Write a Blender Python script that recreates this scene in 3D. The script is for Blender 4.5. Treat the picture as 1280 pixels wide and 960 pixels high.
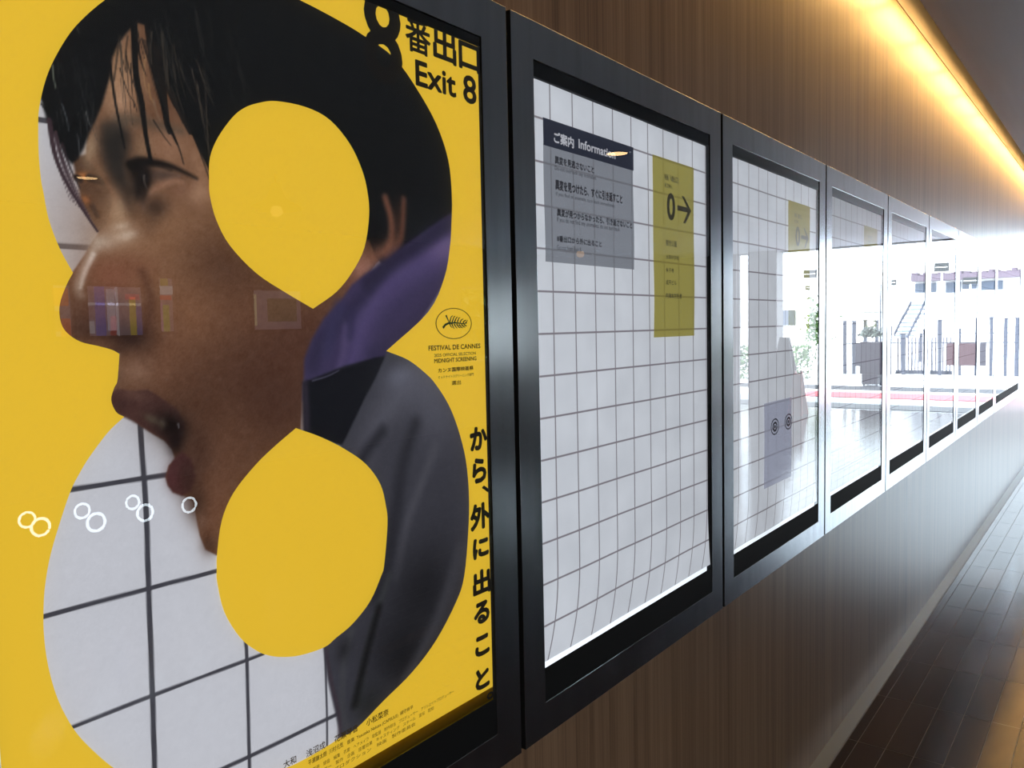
import bpy, bmesh, math, random
import numpy as np
from mathutils import Matrix, Vector

# ------------------------------------------------------------------ camera, world, sun, exposure
SC = bpy.context.scene
COL = SC.collection
for _o in list(bpy.data.objects):
    bpy.data.objects.remove(_o)
R = math.radians
YAW, PITCH, ROLL, FPX = 0.65105, -0.06877, -0.02171, 1015.68
cam_d = bpy.data.cameras.new('camera')
cam_d.sensor_width = 36.0
cam_d.lens = FPX / 1280 * 36.0
cam_d.clip_start = 0.02
cam_d.clip_end = 500
cam = bpy.data.objects.new('camera', cam_d)
COL.objects.link(cam)
_fw = Vector((math.cos(YAW) * math.cos(PITCH), math.sin(YAW) * math.cos(PITCH), math.sin(PITCH)))
_r0 = Vector((math.sin(YAW), -math.cos(YAW), 0))
_u0 = _r0.cross(_fw)
_r = _r0 * math.cos(ROLL) + _u0 * math.sin(ROLL)
_u = _u0 * math.cos(ROLL) - _r0 * math.sin(ROLL)
_m = Matrix((_r, _u, -_fw)).transposed().to_4x4()
_m.translation = Vector((0, -0.81, 1.49))
cam.matrix_world = _m
SC.camera = cam
vs = SC.view_settings
vs.view_transform = 'Standard'
vs.look = 'None'
vs.exposure = 0.0
vs.gamma = 1.0
vs.use_curve_mapping = False

WORLD_STRENGTH = 8.0
SUN = 14.0
COVE_TUBE = 5.4
ADDED_FILL = 125.0
PRINT = 0.80          # how strongly the light panels shine through the prints
world = bpy.data.worlds.new('sky')
SC.world = world
world.use_nodes = True
_bg = world.node_tree.nodes['Background']
_bg.inputs[0].default_value = (0.74, 0.88, 1.0, 1)
_bg.inputs[1].default_value = WORLD_STRENGTH
_sd = bpy.data.lights.new('sun', 'SUN')
_sd.energy = SUN
_sd.angle = R(3)
_sd.color = (1, .97, .92)
sun = bpy.data.objects.new('sun', _sd)
COL.objects.link(sun)
sun.rotation_euler = Vector((0.55, 0.25, -0.8)).to_track_quat('-Z', 'Y').to_euler()
SC.cycles.max_bounces = 8
SC.cycles.transparent_max_bounces = 16
SC.cycles.sample_clamp_indirect = 8
SC.cycles.use_denoising = True

# ------------------------------------------------------------------ materials
def lin(c):
    out = []
    for v in c[:3]:
        v = v / 255.0
        out.append(v / 12.92 if v <= 0.04045 else ((v + 0.055) / 1.055) ** 2.4)
    return tuple(out)

def mat(name, col, rough=0.5, metal=0.0, spec=0.5, emit=None, es=0.0):
    m = bpy.data.materials.new(name)
    m.use_nodes = True
    b = m.node_tree.nodes['Principled BSDF']
    b.inputs['Base Color'].default_value = (*col, 1)
    b.inputs['Roughness'].default_value = rough
    b.inputs['Metallic'].default_value = metal
    b.inputs['Specular IOR Level'].default_value = spec
    if emit:
        b.inputs['Emission Color'].default_value = (*emit, 1)
        b.inputs['Emission Strength'].default_value = es
    return m

def nd(m, kind, **kw):
    n = m.node_tree.nodes.new(kind)
    for k, v in kw.items():
        setattr(n, k, v)
    return n

def lk(m, a, b):
    m.node_tree.links.new(a, b)

def bsdf(m):
    return m.node_tree.nodes['Principled BSDF']

def math_n(m, op, a, b=None, c=None):
    n = nd(m, 'ShaderNodeMath', operation=op)
    for i, v in enumerate((a, b, c)):
        if v is None:
            continue
        if isinstance(v, (int, float)):
            n.inputs[i].default_value = v
        else:
            lk(m, v, n.inputs[i])
    return n.outputs[0]

def mix_col(m, fac, a, b):
    n = nd(m, 'ShaderNodeMix', data_type='RGBA')
    for i, v in ((0, fac), (6, a), (7, b)):
        if isinstance(v, (int, float)):
            n.inputs[i].default_value = v
        elif isinstance(v, tuple):
            n.inputs[i].default_value = (*v, 1)
        else:
            lk(m, v, n.inputs[i])
    return n.outputs[2]

def noise_of(m, scale, sx=1, sy=1, sz=1, detail=3.0, rough=0.5, off=(0, 0, 0)):
    t = nd(m, 'ShaderNodeTexCoord')
    mp = nd(m, 'ShaderNodeMapping')
    mp.inputs['Scale'].default_value = (sx, sy, sz)
    mp.inputs['Location'].default_value = off
    lk(m, t.outputs['Object'], mp.inputs[0])
    n = nd(m, 'ShaderNodeTexNoise')
    n.inputs['Scale'].default_value = scale
    n.inputs['Detail'].default_value = detail
    n.inputs['Roughness'].default_value = rough
    lk(m, mp.outputs[0], n.inputs[0])
    return n.outputs[0]

def ramp(m, fac, stops):
    n = nd(m, 'ShaderNodeValToRGB')
    el = n.color_ramp.elements
    while len(el) < len(stops):
        el.new(0.5)
    for e, (p, c) in zip(el, stops):
        e.position = p
        e.color = (*c, 1)
    lk(m, fac, n.inputs[0])
    return n.outputs[0]

def bump(m, h, strength, dist=0.001):
    n = nd(m, 'ShaderNodeBump')
    n.inputs['Strength'].default_value = strength
    n.inputs['Distance'].default_value = dist
    lk(m, h, n.inputs['Height'])
    lk(m, n.outputs[0], bsdf(m).inputs['Normal'])

def printed(name, c, s=1.0, rough=0.6, diffuse=0.5):
    """print on a sheet in front of a light panel: the panel shines through its colour"""
    l = lin(c)
    m = mat(name, tuple(v * diffuse for v in l), rough, 0, 0.2, l, PRINT * s)
    m.cycles.emission_sampling = 'NONE'
    return m

# wood veneer with fine vertical streaks
WOOD = mat('streaked_wood_veneer', (.2, .12, .07), 0.30, 0, 0.6)
_f = noise_of(WOOD, 1.0, 260, 60, 1.6, 4, .65)
_s = noise_of(WOOD, 1.0, 46, 20, .5, 3, .6, (7, 3, 1))
_b = noise_of(WOOD, 1.0, 9, 5, .25, 2, .5, (3, 1, 5))
_a = math_n(WOOD, 'ADD', math_n(WOOD, 'MULTIPLY', _f, .5), math_n(WOOD, 'ADD', math_n(WOOD, 'MULTIPLY', _s, .35), math_n(WOOD, 'MULTIPLY', _b, .15)))
lk(WOOD, ramp(WOOD, _a, [(.36, (.13, .076, .045)), (.47, (.235, .145, .088)), (.55, (.31, .20, .122)), (.66, (.41, .275, .17))]), bsdf(WOOD).inputs['Base Color'])
bump(WOOD, _f, .04, .0003)
STEEL = mat('satin_stainless_steel', (.50, .52, .55), 0.18, 1.0)
_n = noise_of(STEEL, 1.0, 30, 30, 2.0, 3)
lk(STEEL, ramp(STEEL, _n, [(.3, (.46, .48, .51)), (.7, (.56, .58, .61))]), bsdf(STEEL).inputs['Base Color'])
_n2 = noise_of(STEEL, 1.0, 3, 3, 5, 2)
bump(STEEL, _n2, .12, .002)
BLACK = mat('matte_black_rail', (.006, .007, .008), 0.7, 0, 0.22)
GAPB = mat('dark_lining_and_gap_shade', (.006, .006, .006), 0.9, 0, 0.05)
PLASTER = mat('smooth_cove_plaster', (.20, .18, .16), 0.7)
CEIL = mat('grey_ceiling_panel', (.30, .31, .33), 0.5)
lk(CEIL, ramp(CEIL, noise_of(CEIL, 1.0, .7, 9, 9, 3), [(.3, (.60, .70, .82)), (.7, (.68, .78, .90))]), bsdf(CEIL).inputs['Base Color'])
DARKW = mat('dark_painted_wall', (.17, .165, .16), 0.6)
CONC = mat('pale_concrete', (.62, .63, .64), 0.8)
lk(CONC, ramp(CONC, noise_of(CONC, 2.0, 1, 1, 1, 5), [(.3, (.56, .57, .58)), (.7, (.68, .69, .70))]), bsdf(CONC).inputs['Base Color'])
SKIRT = mat('brushed_steel_channel', (.27, .31, .34), 0.38, 0.5)
LPANEL = mat('light_panel_glow', (.8, .82, .85), 0.5, 0, 0.3, (.86, .94, 1.0), 1.25)

# clear pane: mirror-like share from the Fresnel law for both faces of a thin sheet
GLASS = bpy.data.materials.new('clear_glass')
GLASS.use_nodes = True
_nt = GLASS.node_tree
for _x in list(_nt.nodes):
    _nt.nodes.remove(_x)
_out = nd(GLASS, 'ShaderNodeOutputMaterial')
_mix = nd(GLASS, 'ShaderNodeMixShader')
_tr = nd(GLASS, 'ShaderNodeBsdfTransparent')
_gl = nd(GLASS, 'ShaderNodeBsdfGlossy')
_gl.inputs['Roughness'].default_value = 0.0
_fr = nd(GLASS, 'ShaderNodeFresnel')
_fr.inputs[0].default_value = 1.5
_bp = nd(GLASS, 'ShaderNodeBump')
_bp.inputs['Strength'].default_value = .05
_bp.inputs['Distance'].default_value = .004
lk(GLASS, noise_of(GLASS, 1.0, 2.2, 2.2, 2.2, 1), _bp.inputs['Height'])
lk(GLASS, _bp.outputs[0], _gl.inputs['Normal'])
_two = math_n(GLASS, 'DIVIDE', math_n(GLASS, 'MULTIPLY', _fr.outputs[0], 2.0), math_n(GLASS, 'ADD', _fr.outputs[0], 1.0))
lk(GLASS, _two, _mix.inputs[0])
lk(GLASS, _tr.outputs[0], _mix.inputs[1])
lk(GLASS, _gl.outputs[0], _mix.inputs[2])
lk(GLASS, _mix.outputs[0], _out.inputs[0])

# ------------------------------------------------------------------ mesh helpers
def boxes_mesh(name, boxes, bevel=0.0):
    """boxes = [(x0,x1,y0,y1,z0,z1), ...] -> (verts, faces)"""
    V, F = [], []
    for x0, x1, y0, y1, z0, z1 in boxes:
        b = len(V)
        V += [(x0, y0, z0), (x1, y0, z0), (x1, y1, z0), (x0, y1, z0), (x0, y0, z1), (x1, y0, z1), (x1, y1, z1), (x0, y1, z1)]
        F += [(b, b + 3, b + 2, b + 1), (b + 4, b + 5, b + 6, b + 7), (b, b + 1, b + 5, b + 4), (b + 1, b + 2, b + 6, b + 5), (b + 2, b + 3, b + 7, b + 6), (b + 3, b, b + 4, b + 7)]
    return V, F

def base_of(o):
    p = Vector((0, 0, 0))
    while o is not None:
        p += o.location
        o = o.parent
    return p

def obj(name, V, F, m, parent=None, loc=None, bevel=0.0, smooth=False):
    """one mesh object from world-space vertices"""
    me = bpy.data.meshes.new(name)
    o = bpy.data.objects.new(name, me)
    COL.objects.link(o)
    if parent is not None:
        o.parent = parent
        off = base_of(parent)
        if loc is not None:
            o.location = Vector(loc) - off
            off = Vector(loc)
    else:
        if loc is None:
            a = np.array(V)
            loc = ((a[:, 0].min() + a[:, 0].max()) / 2, (a[:, 1].min() + a[:, 1].max()) / 2, a[:, 2].min())
        o.location = loc
        off = Vector(loc)
    me.from_pydata([(v[0] - off[0], v[1] - off[1], v[2] - off[2]) for v in V], [], F)
    me.update()
    for q in (m if isinstance(m, (list, tuple)) else [m]):
        me.materials.append(q)
    if smooth:
        for p in me.polygons:
            p.use_smooth = True
    if bevel:
        bv = o.modifiers.new('bevel', 'BEVEL')
        bv.width = bevel
        bv.segments = 2
        bv.limit_method = 'ANGLE'
    return o

def box(name, b, m, parent=None, bevel=0.0):
    V, F = boxes_mesh(name, b if isinstance(b, list) else [b])
    return obj(name, V, F, m, parent, bevel=bevel)

def struct(o):
    o['kind'] = 'structure'
    return o

def tag(o, label, cat, group=None):
    o['label'] = label
    o['category'] = cat
    if group:
        o['group'] = group
    return o

def thing(name, loc, label, cat, group=None):
    o = bpy.data.objects.new(name, None)
    o.empty_display_size = 0.1
    COL.objects.link(o)
    o.location = loc
    return tag(o, label, cat, group)

def tube_pts(V, F, pts, r, n=10, closed=False):
    """sweep a round section along a polyline"""
    pts = [Vector(p) for p in pts]
    rs = r if isinstance(r, (list, tuple)) else [r] * len(pts)
    b = len(V)
    N = len(pts)
    for i, p in enumerate(pts):
        a = pts[(i - 1) % N] if closed or i > 0 else p
        c = pts[(i + 1) % N] if closed or i < N - 1 else p
        t = (c - a).normalized()
        h = Vector((0, 0, 1)) if abs(t.z) < .9 else Vector((1, 0, 0))
        e = t.cross(h).normalized()
        g = e.cross(t)
        for k in range(n):
            A = 2 * math.pi * k / n
            q = p + (e * math.cos(A) + g * math.sin(A)) * rs[i]
            V.append(tuple(q))
    for i in range(N if closed else N - 1):
        for k in range(n):
            i2 = (i + 1) % N
            F.append((b + i * n + k, b + i * n + (k + 1) % n, b + i2 * n + (k + 1) % n, b + i2 * n + k))
    if not closed:
        F.append(tuple(b + k for k in range(n))[::-1])
        F.append(tuple(b + (N - 1) * n + k for k in range(n)))

def lathe(V, F, c, prof, n=24):
    """prof = [(radius, z), ...] about a vertical axis through c"""
    b = len(V)
    for rr, z in prof:
        for k in range(n):
            A = 2 * math.pi * k / n
            V.append((c[0] + rr * math.cos(A), c[1] + rr * math.sin(A), c[2] + z))
    for i in range(len(prof) - 1):
        for k in range(n):
            F.append((b + i * n + k, b + i * n + (k + 1) % n, b + (i + 1) * n + (k + 1) % n, b + (i + 1) * n + k))

def flat_curve(name, loops, y, m, parent, bez=False):
    """filled flat shape in the wall plane (x, z) with even-odd holes, facing the corridor"""
    cu = bpy.data.curves.new(name, 'CURVE')
    cu.dimensions = '2D'
    cu.fill_mode = 'FRONT'
    for lp in loops:
        sp = cu.splines.new('POLY')
        sp.points.add(len(lp) - 1)
        for p, q in zip(sp.points, lp):
            p.co = (q[0], q[1], 0, 1)
        sp.use_cyclic_u = True
    t = bpy.data.objects.new('tmp', cu)
    COL.objects.link(t)
    me = bpy.data.meshes.new_from_object(t.evaluated_get(bpy.context.evaluated_depsgraph_get()))
    bpy.data.objects.remove(t)
    bpy.data.curves.remove(cu)
    V = [(v.co.x, y, v.co.y) for v in me.vertices]
    F = [tuple(p.vertices) for p in me.polygons]
    bpy.data.meshes.remove(me)
    return obj(name, V, F, m, parent)

def smooth_loop(lp, n=4):
    """closed Catmull-Rom through the points, keeping sharp corners"""
    out = []
    N = len(lp)
    P = [Vector(p) for p in lp]
    def sharp(i):
        a = (P[i] - P[i - 1]); c = (P[(i + 1) % N] - P[i])
        return a.angle(c) > R(50)
    S = [sharp(i) for i in range(N)]
    for i in range(N):
        p0, p1, p2, p3 = P[i - 1], P[i], P[(i + 1) % N], P[(i + 2) % N]
        if S[i]:
            p0 = p1 * 2 - p2
        if S[(i + 1) % N]:
            p3 = p2 * 2 - p1
        for k in range(n):
            t = k / n
            q = 0.5 * ((2 * p1) + (p2 - p0) * t + (2 * p0 - 5 * p1 + 4 * p2 - p3) * t * t + (3 * p1 - p0 - 3 * p2 + p3) * t ** 3)
            out.append((q.x, q.y))
    return out

_tcache = {}
def text_geo(body):
    if body in _tcache:
        return _tcache[body]
    cu = bpy.data.curves.new('tmp_text', 'FONT')
    cu.body = body
    cu.resolution_u = 3
    t = bpy.data.objects.new('tmp', cu)
    COL.objects.link(t)
    me = bpy.data.meshes.new_from_object(t.evaluated_get(bpy.context.evaluated_depsgraph_get()))
    bpy.data.objects.remove(t)
    bpy.data.curves.remove(cu)
    V = [(v.co.x, v.co.y) for v in me.vertices]
    F = [tuple(p.vertices) for p in me.polygons]
    bpy.data.meshes.remove(me)
    _tcache[body] = (V, F)
    return V, F

def add_text(V, F, body, x0, x1, z0, z1, y, bold=0.0):
    """lettering fitted to a rectangle of the wall plane; bold thickens the strokes by that many tenths of a millimetre-ish"""
    tv, tf = text_geo(body)
    a = np.array(tv)
    mn, mx = a.min(0), a.max(0)
    k = bold * 0.0011 * min(1.0, (z1 - z0) / 0.03)
    x0 += k; x1 -= k; z0 += k; z1 -= k
    s = np.array([(x1 - x0), (z1 - z0)]) / np.maximum(mx - mn, 1e-6)
    q = (a - mn) * s + np.array([x0, z0])
    if bold:
        offs = [(0, 0), (k, 0), (-k, 0), (0, k), (0, -k), (k * .7, k * .7), (-k * .7, k * .7), (k * .7, -k * .7), (-k * .7, -k * .7)]
    else:
        offs = [(0, 0)]
    for i, (dx, dz) in enumerate(offs):
        b = len(V)
        V += [(p[0] + dx, y - i * 4e-6, p[1] + dz) for p in q]
        F += [tuple(b + j for j in f) for f in tf]

# ------------------------------------------------------------------ measured outlines, print and lettering (wall plane, millimetres)
OUTLINE=[(786.4,1462.2),(872.8,1515.9),(909.7,1566.5),(924.0,1611.7),(929.1,1647.7),(931.7,1689.5),(925.7,1741.8),(901.4,1789.9),(861.3,1832.7),(819.3,1864.0),(764.9,1879.1),(717.7,1887.4),(662.7,1893.8),(620.8,1895.1),(577.3,1892.3),(536.6,1885.3),(503.0,1874.4),(470.8,1857.7),(444.5,1840.7),(420.1,1822.4),(390.6,1789.7),(372.3,1760.3),(360.1,1733.4),(352.2,1704.3),(350.2,1684.2),(349.3,1659.8),(350.0,1637.8),(351.4,1626.9),(354.9,1601.2),(363.5,1574.1),(374.1,1552.5),(367.1,1540.0),(360.2,1522.3),(359.7,1507.0),(364.5,1495.5),(377.1,1485.9),(394.2,1481.1),(408.0,1476.7),(415.1,1472.4),(412.8,1454.2),(411.0,1443.8),(407.8,1438.3),(404.1,1426.4),(408.5,1413.9),(416.4,1408.2),(399.3,1394.5),(380.3,1372.9),(369.9,1358.5),(359.4,1340.5),(346.4,1307.8),(337.7,1282.5),(332.5,1260.5),(329.5,1240.4),(327.8,1211.3),(329.8,1177.8),(336.9,1141.2),(349.8,1106.3),(365.7,1079.0),(385.9,1050.7),(408.1,1027.5),(437.9,1005.4),(469.9,989.2),(509.2,975.1),(551.6,963.8),(596.2,955.2),(624.3,953.8),(657.8,954.9),(680.7,956.9),(709.4,958.0),(761.0,976.8),(817.4,996.6),(869.8,1027.0),(917.0,1072.2),(937.2,1107.0),(949.5,1173.9),(953.6,1230.0),(948.2,1287.5),(931.4,1339.3),(910.9,1377.9),(883.9,1410.0),(864.0,1426.5),(828.6,1447.9)]
LOBE_UP=[(662.9,1519.4),(622.6,1538.5),(581.8,1560.4),(548.3,1590.2),(532.5,1617.4),(525.9,1643.1),(525.8,1660.6),(528.1,1685.3),(539.2,1708.9),(558.8,1734.5),(575.2,1748.4),(594.0,1757.6),(620.0,1765.2),(663.8,1766.9),(701.1,1758.4),(733.2,1733.7),(752.7,1703.5),(761.3,1675.3),(762.8,1643.8),(752.2,1600.6),(729.7,1567.9),(701.4,1541.2)]
LOBE_LOW=[(629.4,1372.9),(599.6,1355.9),(570.5,1336.9),(539.0,1309.0),(521.9,1279.9),(513.9,1243.0),(512.5,1224.9),(512.2,1211.2),(519.5,1173.9),(538.6,1137.7),(559.3,1115.5),(575.6,1104.1),(594.8,1095.5),(622.2,1088.2),(660.1,1085.8),(680.2,1092.0),(708.1,1101.5),(740.6,1122.7),(762.7,1152.4),(769.5,1167.6),(778.0,1222.1),(776.1,1248.4),(766.9,1280.2),(741.9,1311.6),(705.3,1337.1),(666.6,1357.6)]
PAINT=[('S',[(433.0,1403.2),(434.6,1306.1),(432.9,1225.4),(430.9,1109.1),(428.6,1017.8)],5.94,5.94,(66,66,74),0.68,1),
('S',[(545.8,1151.7),(546.2,1127.6),(546.7,1106.3),(543.3,963.7)],4.58,4.58,(66,66,74),0.8,1),
('S',[(661.8,1094.8),(661.0,994.2),(658.2,936.4)],3.11,3.11,(66,66,74),0.96,1),
('S',[(345.5,1693.5),(363.9,1694.0)],5.6,5.6,(66,66,74),0.56,1),
('S',[(360.1,1577.6),(396.1,1577.7)],5.6,5.6,(66,66,74),0.56,1),
('S',[(353.9,1342.3),(360.7,1342.7),(434.0,1341.8),(462.4,1341.5)],5.24,5.24,(66,66,74),0.6,1),
('S',[(321.9,1226.4),(328.3,1226.0),(431.9,1224.8),(516.9,1222.9)],4.86,4.86,(66,66,74),0.6,1),
('S',[(344.4,1109.4),(348.9,1109.1),(430.1,1109.5),(544.6,1108.0),(570.1,1108.0)],4.19,4.19,(66,66,74),0.6,1),
('S',[(499.9,993.7),(553.0,991.7),(660.8,990.0),(680.8,989.4)],5.0,5.0,(66,66,74),0.8,1),
('B',(381.1,1622.8),(412.3,1626.2),(377.6,1561.1),(185,180,184),0.5),
('P',[(379.7,1663.7),(407.0,1672.5),(424.5,1627.6),(404.6,1589.3),(397.4,1599.6),(386.3,1621.8)],(78,57,44),2,1),
('B',(390.8,1646.9),(398.5,1648.0),(390.6,1643.1),(205,120,60),0.8),  # orange lamp reflection painted into the print beside the eye
('S',[(383.1,1644.4),(386.0,1643.2)],6.73,6.73,(30,24,22),1.5,1),
('S',[(396.1,1646.1),(407.7,1644.5)],8.8,8.8,(34,27,24),2.0,1),
('S',[(394.1,1624.2),(401.1,1609.3)],6.4,4.8,(30,24,24),1.6,1),
('B',(391.0,1623.9),(395.6,1621.6),(388.9,1620.3),(190,110,60),0.7),  # second orange glint of reflected lamplight painted into the print
('P',[(410.6,1834.8),(396.9,1701.7),(393.3,1664.2),(402.1,1656.2),(409.3,1644.7),(415.1,1634.4),(417.2,1627.5),(415.0,1617.0),(410.2,1602.3),(401.4,1592.9),(395.8,1585.5),(385.6,1569.2),(374.1,1553.2),(365.2,1539.9),(356.9,1522.2),(355.9,1505.5),(362.5,1491.7),(377.0,1483.6),(393.7,1479.1),(407.8,1474.6),(415.9,1472.7),(411.6,1454.3),(408.5,1442.3),(403.4,1437.8),(400.3,1426.8),(406.8,1412.4),(416.4,1408.2),(422.2,1406.8),(432.7,1397.4),(445.2,1387.6),(459.8,1377.3),(466.6,1367.8),(469.7,1356.9),(462.0,1351.1),(457.7,1338.8),(460.0,1329.8),(465.9,1321.0),(479.5,1314.2),(488.6,1306.3),(491.4,1286.1),(494.3,1267.5),(500.3,1250.8),(512.8,1241.4),(575.8,1220.5),(685.0,1193.9),(640.9,1346.6),(637.2,1372.1),(642.3,1426.4),(665.4,1465.2),(713.8,1520.7),(773.0,1580.5),(836.4,1628.4),(851.3,1972.7)],(104,73,55),1.2,1),
('B',(465.1,1590.5),(551.7,1596.7),(461.0,1514.9),(132,96,71),0.8),
('B',(465.8,1603.0),(522.0,1607.7),(463.9,1569.5),(150,112,84),0.7),
('B',(454.9,1564.9),(500.6,1567.1),(453.1,1531.6),(138,100,75),0.5),
('B',(431.4,1751.5),(456.7,1757.3),(428.7,1703.6),(168,131,100),0.85),
('B',(431.6,1725.5),(443.3,1727.9),(430.5,1706.3),(190,150,122),0.7),
('B',(398.5,1675.0),(405.4,1674.9),(394.6,1657.7),(160,134,108),0.9),
('B',(405.8,1652.9),(412.0,1655.8),(410.0,1640.2),(138,106,80),0.6),
('B',(492.9,1685.9),(535.4,1692.5),(491.3,1657.0),(142,106,82),0.8),
('B',(475.0,1691.4),(495.2,1694.7),(474.3,1678.0),(152,114,90),0.7),
('B',(451.0,1683.4),(461.4,1685.1),(450.2,1668.7),(142,112,86),0.7),
('B',(517.0,1659.4),(528.8,1661.0),(515.3,1628.0),(156,118,92),0.6),
('B',(544.9,1564.8),(591.8,1537.3),(517.2,1531.1),(84,58,45),0.75),
('B',(589.2,1486.9),(654.6,1465.1),(564.0,1435.1),(92,63,48),0.5),
('B',(557.8,1510.6),(613.1,1510.5),(556.1,1477.5),(112,77,58),0.5),
('B',(489.8,1506.3),(528.6,1506.1),(487.7,1467.4),(138,97,71),0.6),
('B',(480.7,1459.0),(525.1,1456.9),(479.1,1429.7),(116,80,60),0.5),
('B',(575.3,1431.0),(682.7,1423.7),(572.9,1384.0),(82,55,43),0.8),
('B',(607.6,1399.7),(668.3,1394.1),(604.7,1341.6),(70,45,36),0.7),
('B',(549.5,1349.3),(604.7,1341.6),(547.6,1312.2),(94,64,49),0.6),
('B',(491.8,1401.5),(531.1,1397.6),(489.9,1366.4),(80,54,42),0.75),
('B',(515.5,1331.3),(541.4,1323.0),(504.6,1288.6),(106,74,57),0.7),
('B',(499.3,1360.7),(516.9,1358.4),(497.8,1334.2),(66,44,36),0.6),
('B',(647.7,1485.7),(712.6,1520.1),(674.9,1451.9),(80,51,41),0.7),
('B',(424.0,1617.9),(435.2,1616.7),(417.5,1593.9),(178,148,120),0.8),
('B',(428.3,1591.8),(439.8,1595.7),(429.5,1586.5),(222,208,194),0.85),
('B',(424.7,1601.2),(434.6,1603.7),(425.2,1597.3),(205,186,168),0.6),
('B',(420.6,1587.3),(442.4,1588.8),(420.0,1576.0),(168,138,114),0.6),
('B',(406.0,1584.6),(416.4,1581.5),(402.2,1575.5),(186,168,152),0.6),
('S',[(399.5,1582.6),(387.4,1560.0),(378.6,1539.5),(380.4,1530.3)],10.4,6.4,(186,168,152),4.8,0.7),
('S',[(395.0,1571.3),(385.4,1552.2),(380.8,1538.0)],4.49,2.99,(226,216,206),2.24,0.8),
('B',(413.7,1550.9),(440.4,1551.9),(412.7,1533.2),(132,84,65),0.8),
('B',(433.2,1559.8),(459.1,1560.9),(432.4,1545.1),(122,82,63),0.5),
('B',(369.5,1510.8),(381.6,1510.8),(368.3,1489.2),(118,88,71),0.8),
('B',(378.1,1503.0),(388.8,1502.9),(377.2,1487.5),(98,71,58),0.7),
('B',(410.0,1513.2),(448.6,1513.2),(408.9,1493.9),(88,58,47),0.8),
('B',(407.4,1496.4),(449.4,1495.7),(406.8,1485.1),(62,42,36),0.75),
('S',[(444.0,1556.1),(450.7,1535.7),(450.4,1514.9),(445.1,1496.6)],6.79,10.18,(80,52,42),7.64,0.6),
('B',(430.0,1487.0),(450.2,1483.7),(427.7,1475.7),(44,30,27),0.9),
('B',(416.1,1476.8),(426.1,1476.4),(415.8,1471.1),(66,45,38),0.7),
('B',(442.9,1473.4),(460.5,1472.7),(442.0,1456.7),(84,58,46),0.5),
('B',(433.3,1453.9),(452.3,1452.8),(432.5,1440.7),(136,104,86),0.8),
('B',(465.6,1468.3),(481.3,1463.6),(454.6,1436.1),(116,81,62),0.6),
('B',(414.6,1450.0),(419.6,1449.7),(413.8,1435.4),(110,84,70),0.6),
('P',[(413.1,1698.5),(409.2,1684.5),(410.7,1669.2),(413.2,1656.2),(418.9,1644.4),(426.6,1635.8),(434.5,1628.7),(438.3,1637.2),(434.9,1651.2),(433.1,1664.6),(433.0,1678.2),(436.4,1694.7),(430.3,1703.1)],(45,42,39),9,0.95),
('B',(425.1,1683.2),(439.3,1685.6),(424.0,1662.5),(42,39,37),0.85),
('B',(432.8,1628.5),(440.0,1631.8),(438.2,1612.3),(70,53,43),0.75),
('B',(420.3,1698.2),(430.1,1699.9),(419.9,1690.2),(60,54,48),0.7),
('S',[(430.6,1707.9),(447.4,1711.1),(468.0,1710.0),(495.0,1708.2)],11.2,6.4,(86,75,64),8.0,0.75),
('P',[(437.2,1662.8),(445.3,1672.0),(455.4,1669.4),(454.5,1653.8),(450.0,1633.6),(442.8,1628.0),(438.3,1637.2)],(30,27,26),7,0.92),
('B',(471.4,1658.5),(493.2,1659.7),(470.3,1650.9),(84,67,59),0.95),
('B',(452.7,1651.9),(460.5,1652.3),(450.5,1637.0),(22,19,19),0.97),
('B',(444.6,1660.6),(453.2,1661.8),(444.1,1650.8),(26,23,23),0.9),
('S',[(451.6,1655.9),(451.6,1648.5),(454.3,1642.3)],1.36,1.02,(128,120,114),0.76,0.8),
('S',[(438.1,1664.5),(450.2,1669.5),(463.3,1670.6),(477.4,1670.2),(492.7,1666.5),(511.2,1660.4)],10.18,2.55,(24,22,21),3.39,0.95),
('S',[(448.4,1667.6),(465.8,1668.5),(481.7,1665.8)],5.09,3.39,(30,27,26),2.55,0.6),
('S',[(447.7,1624.4),(453.5,1634.9),(462.6,1642.5),(473.6,1649.7),(485.7,1654.5),(493.9,1653.1)],8.49,5.09,(154,115,92),4.24,0.85),
('B',(461.6,1623.4),(475.7,1630.9),(466.6,1612.6),(60,45,37),0.85),
('B',(450.1,1636.1),(455.1,1635.7),(447.0,1624.6),(36,30,27),0.8),
('B',(491.6,1645.1),(504.2,1650.8),(493.8,1639.0),(128,92,74),0.5),
('B',(514.2,1644.4),(528.0,1646.0),(513.7,1633.9),(174,138,114),0.55),
('B',(455.3,1604.6),(465.9,1605.5),(454.7,1593.0),(98,72,56),0.45),
('P',[(403.1,1433.0),(412.3,1437.2),(426.2,1433.7),(443.4,1434.1),(458.7,1423.6),(475.3,1410.1),(483.8,1393.6),(479.2,1378.3),(467.5,1367.6),(458.1,1379.2),(443.6,1389.4),(430.3,1399.3),(416.4,1408.2),(407.0,1414.8)],(74,49,45),2,1),
('B',(413.1,1421.6),(422.2,1417.4),(410.5,1415.7),(66,44,42),0.8),
('B',(430.2,1429.2),(443.6,1425.8),(429.1,1424.4),(104,76,66),0.6),
('B',(467.1,1393.6),(483.1,1380.8),(457.6,1382.7),(24,18,17),0.97),
('B',(471.6,1375.8),(480.9,1374.6),(470.8,1360.3),(28,20,20),0.9),
('B',(446.0,1402.7),(453.8,1398.3),(444.0,1399.1),(82,72,60),0.85),
('B',(457.2,1396.4),(461.7,1395.9),(457.0,1391.3),(96,86,72),0.5),
('S',[(475.4,1394.5),(476.1,1390.0)],1.8,0.9,(120,120,126),0.9,0.7),
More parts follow.
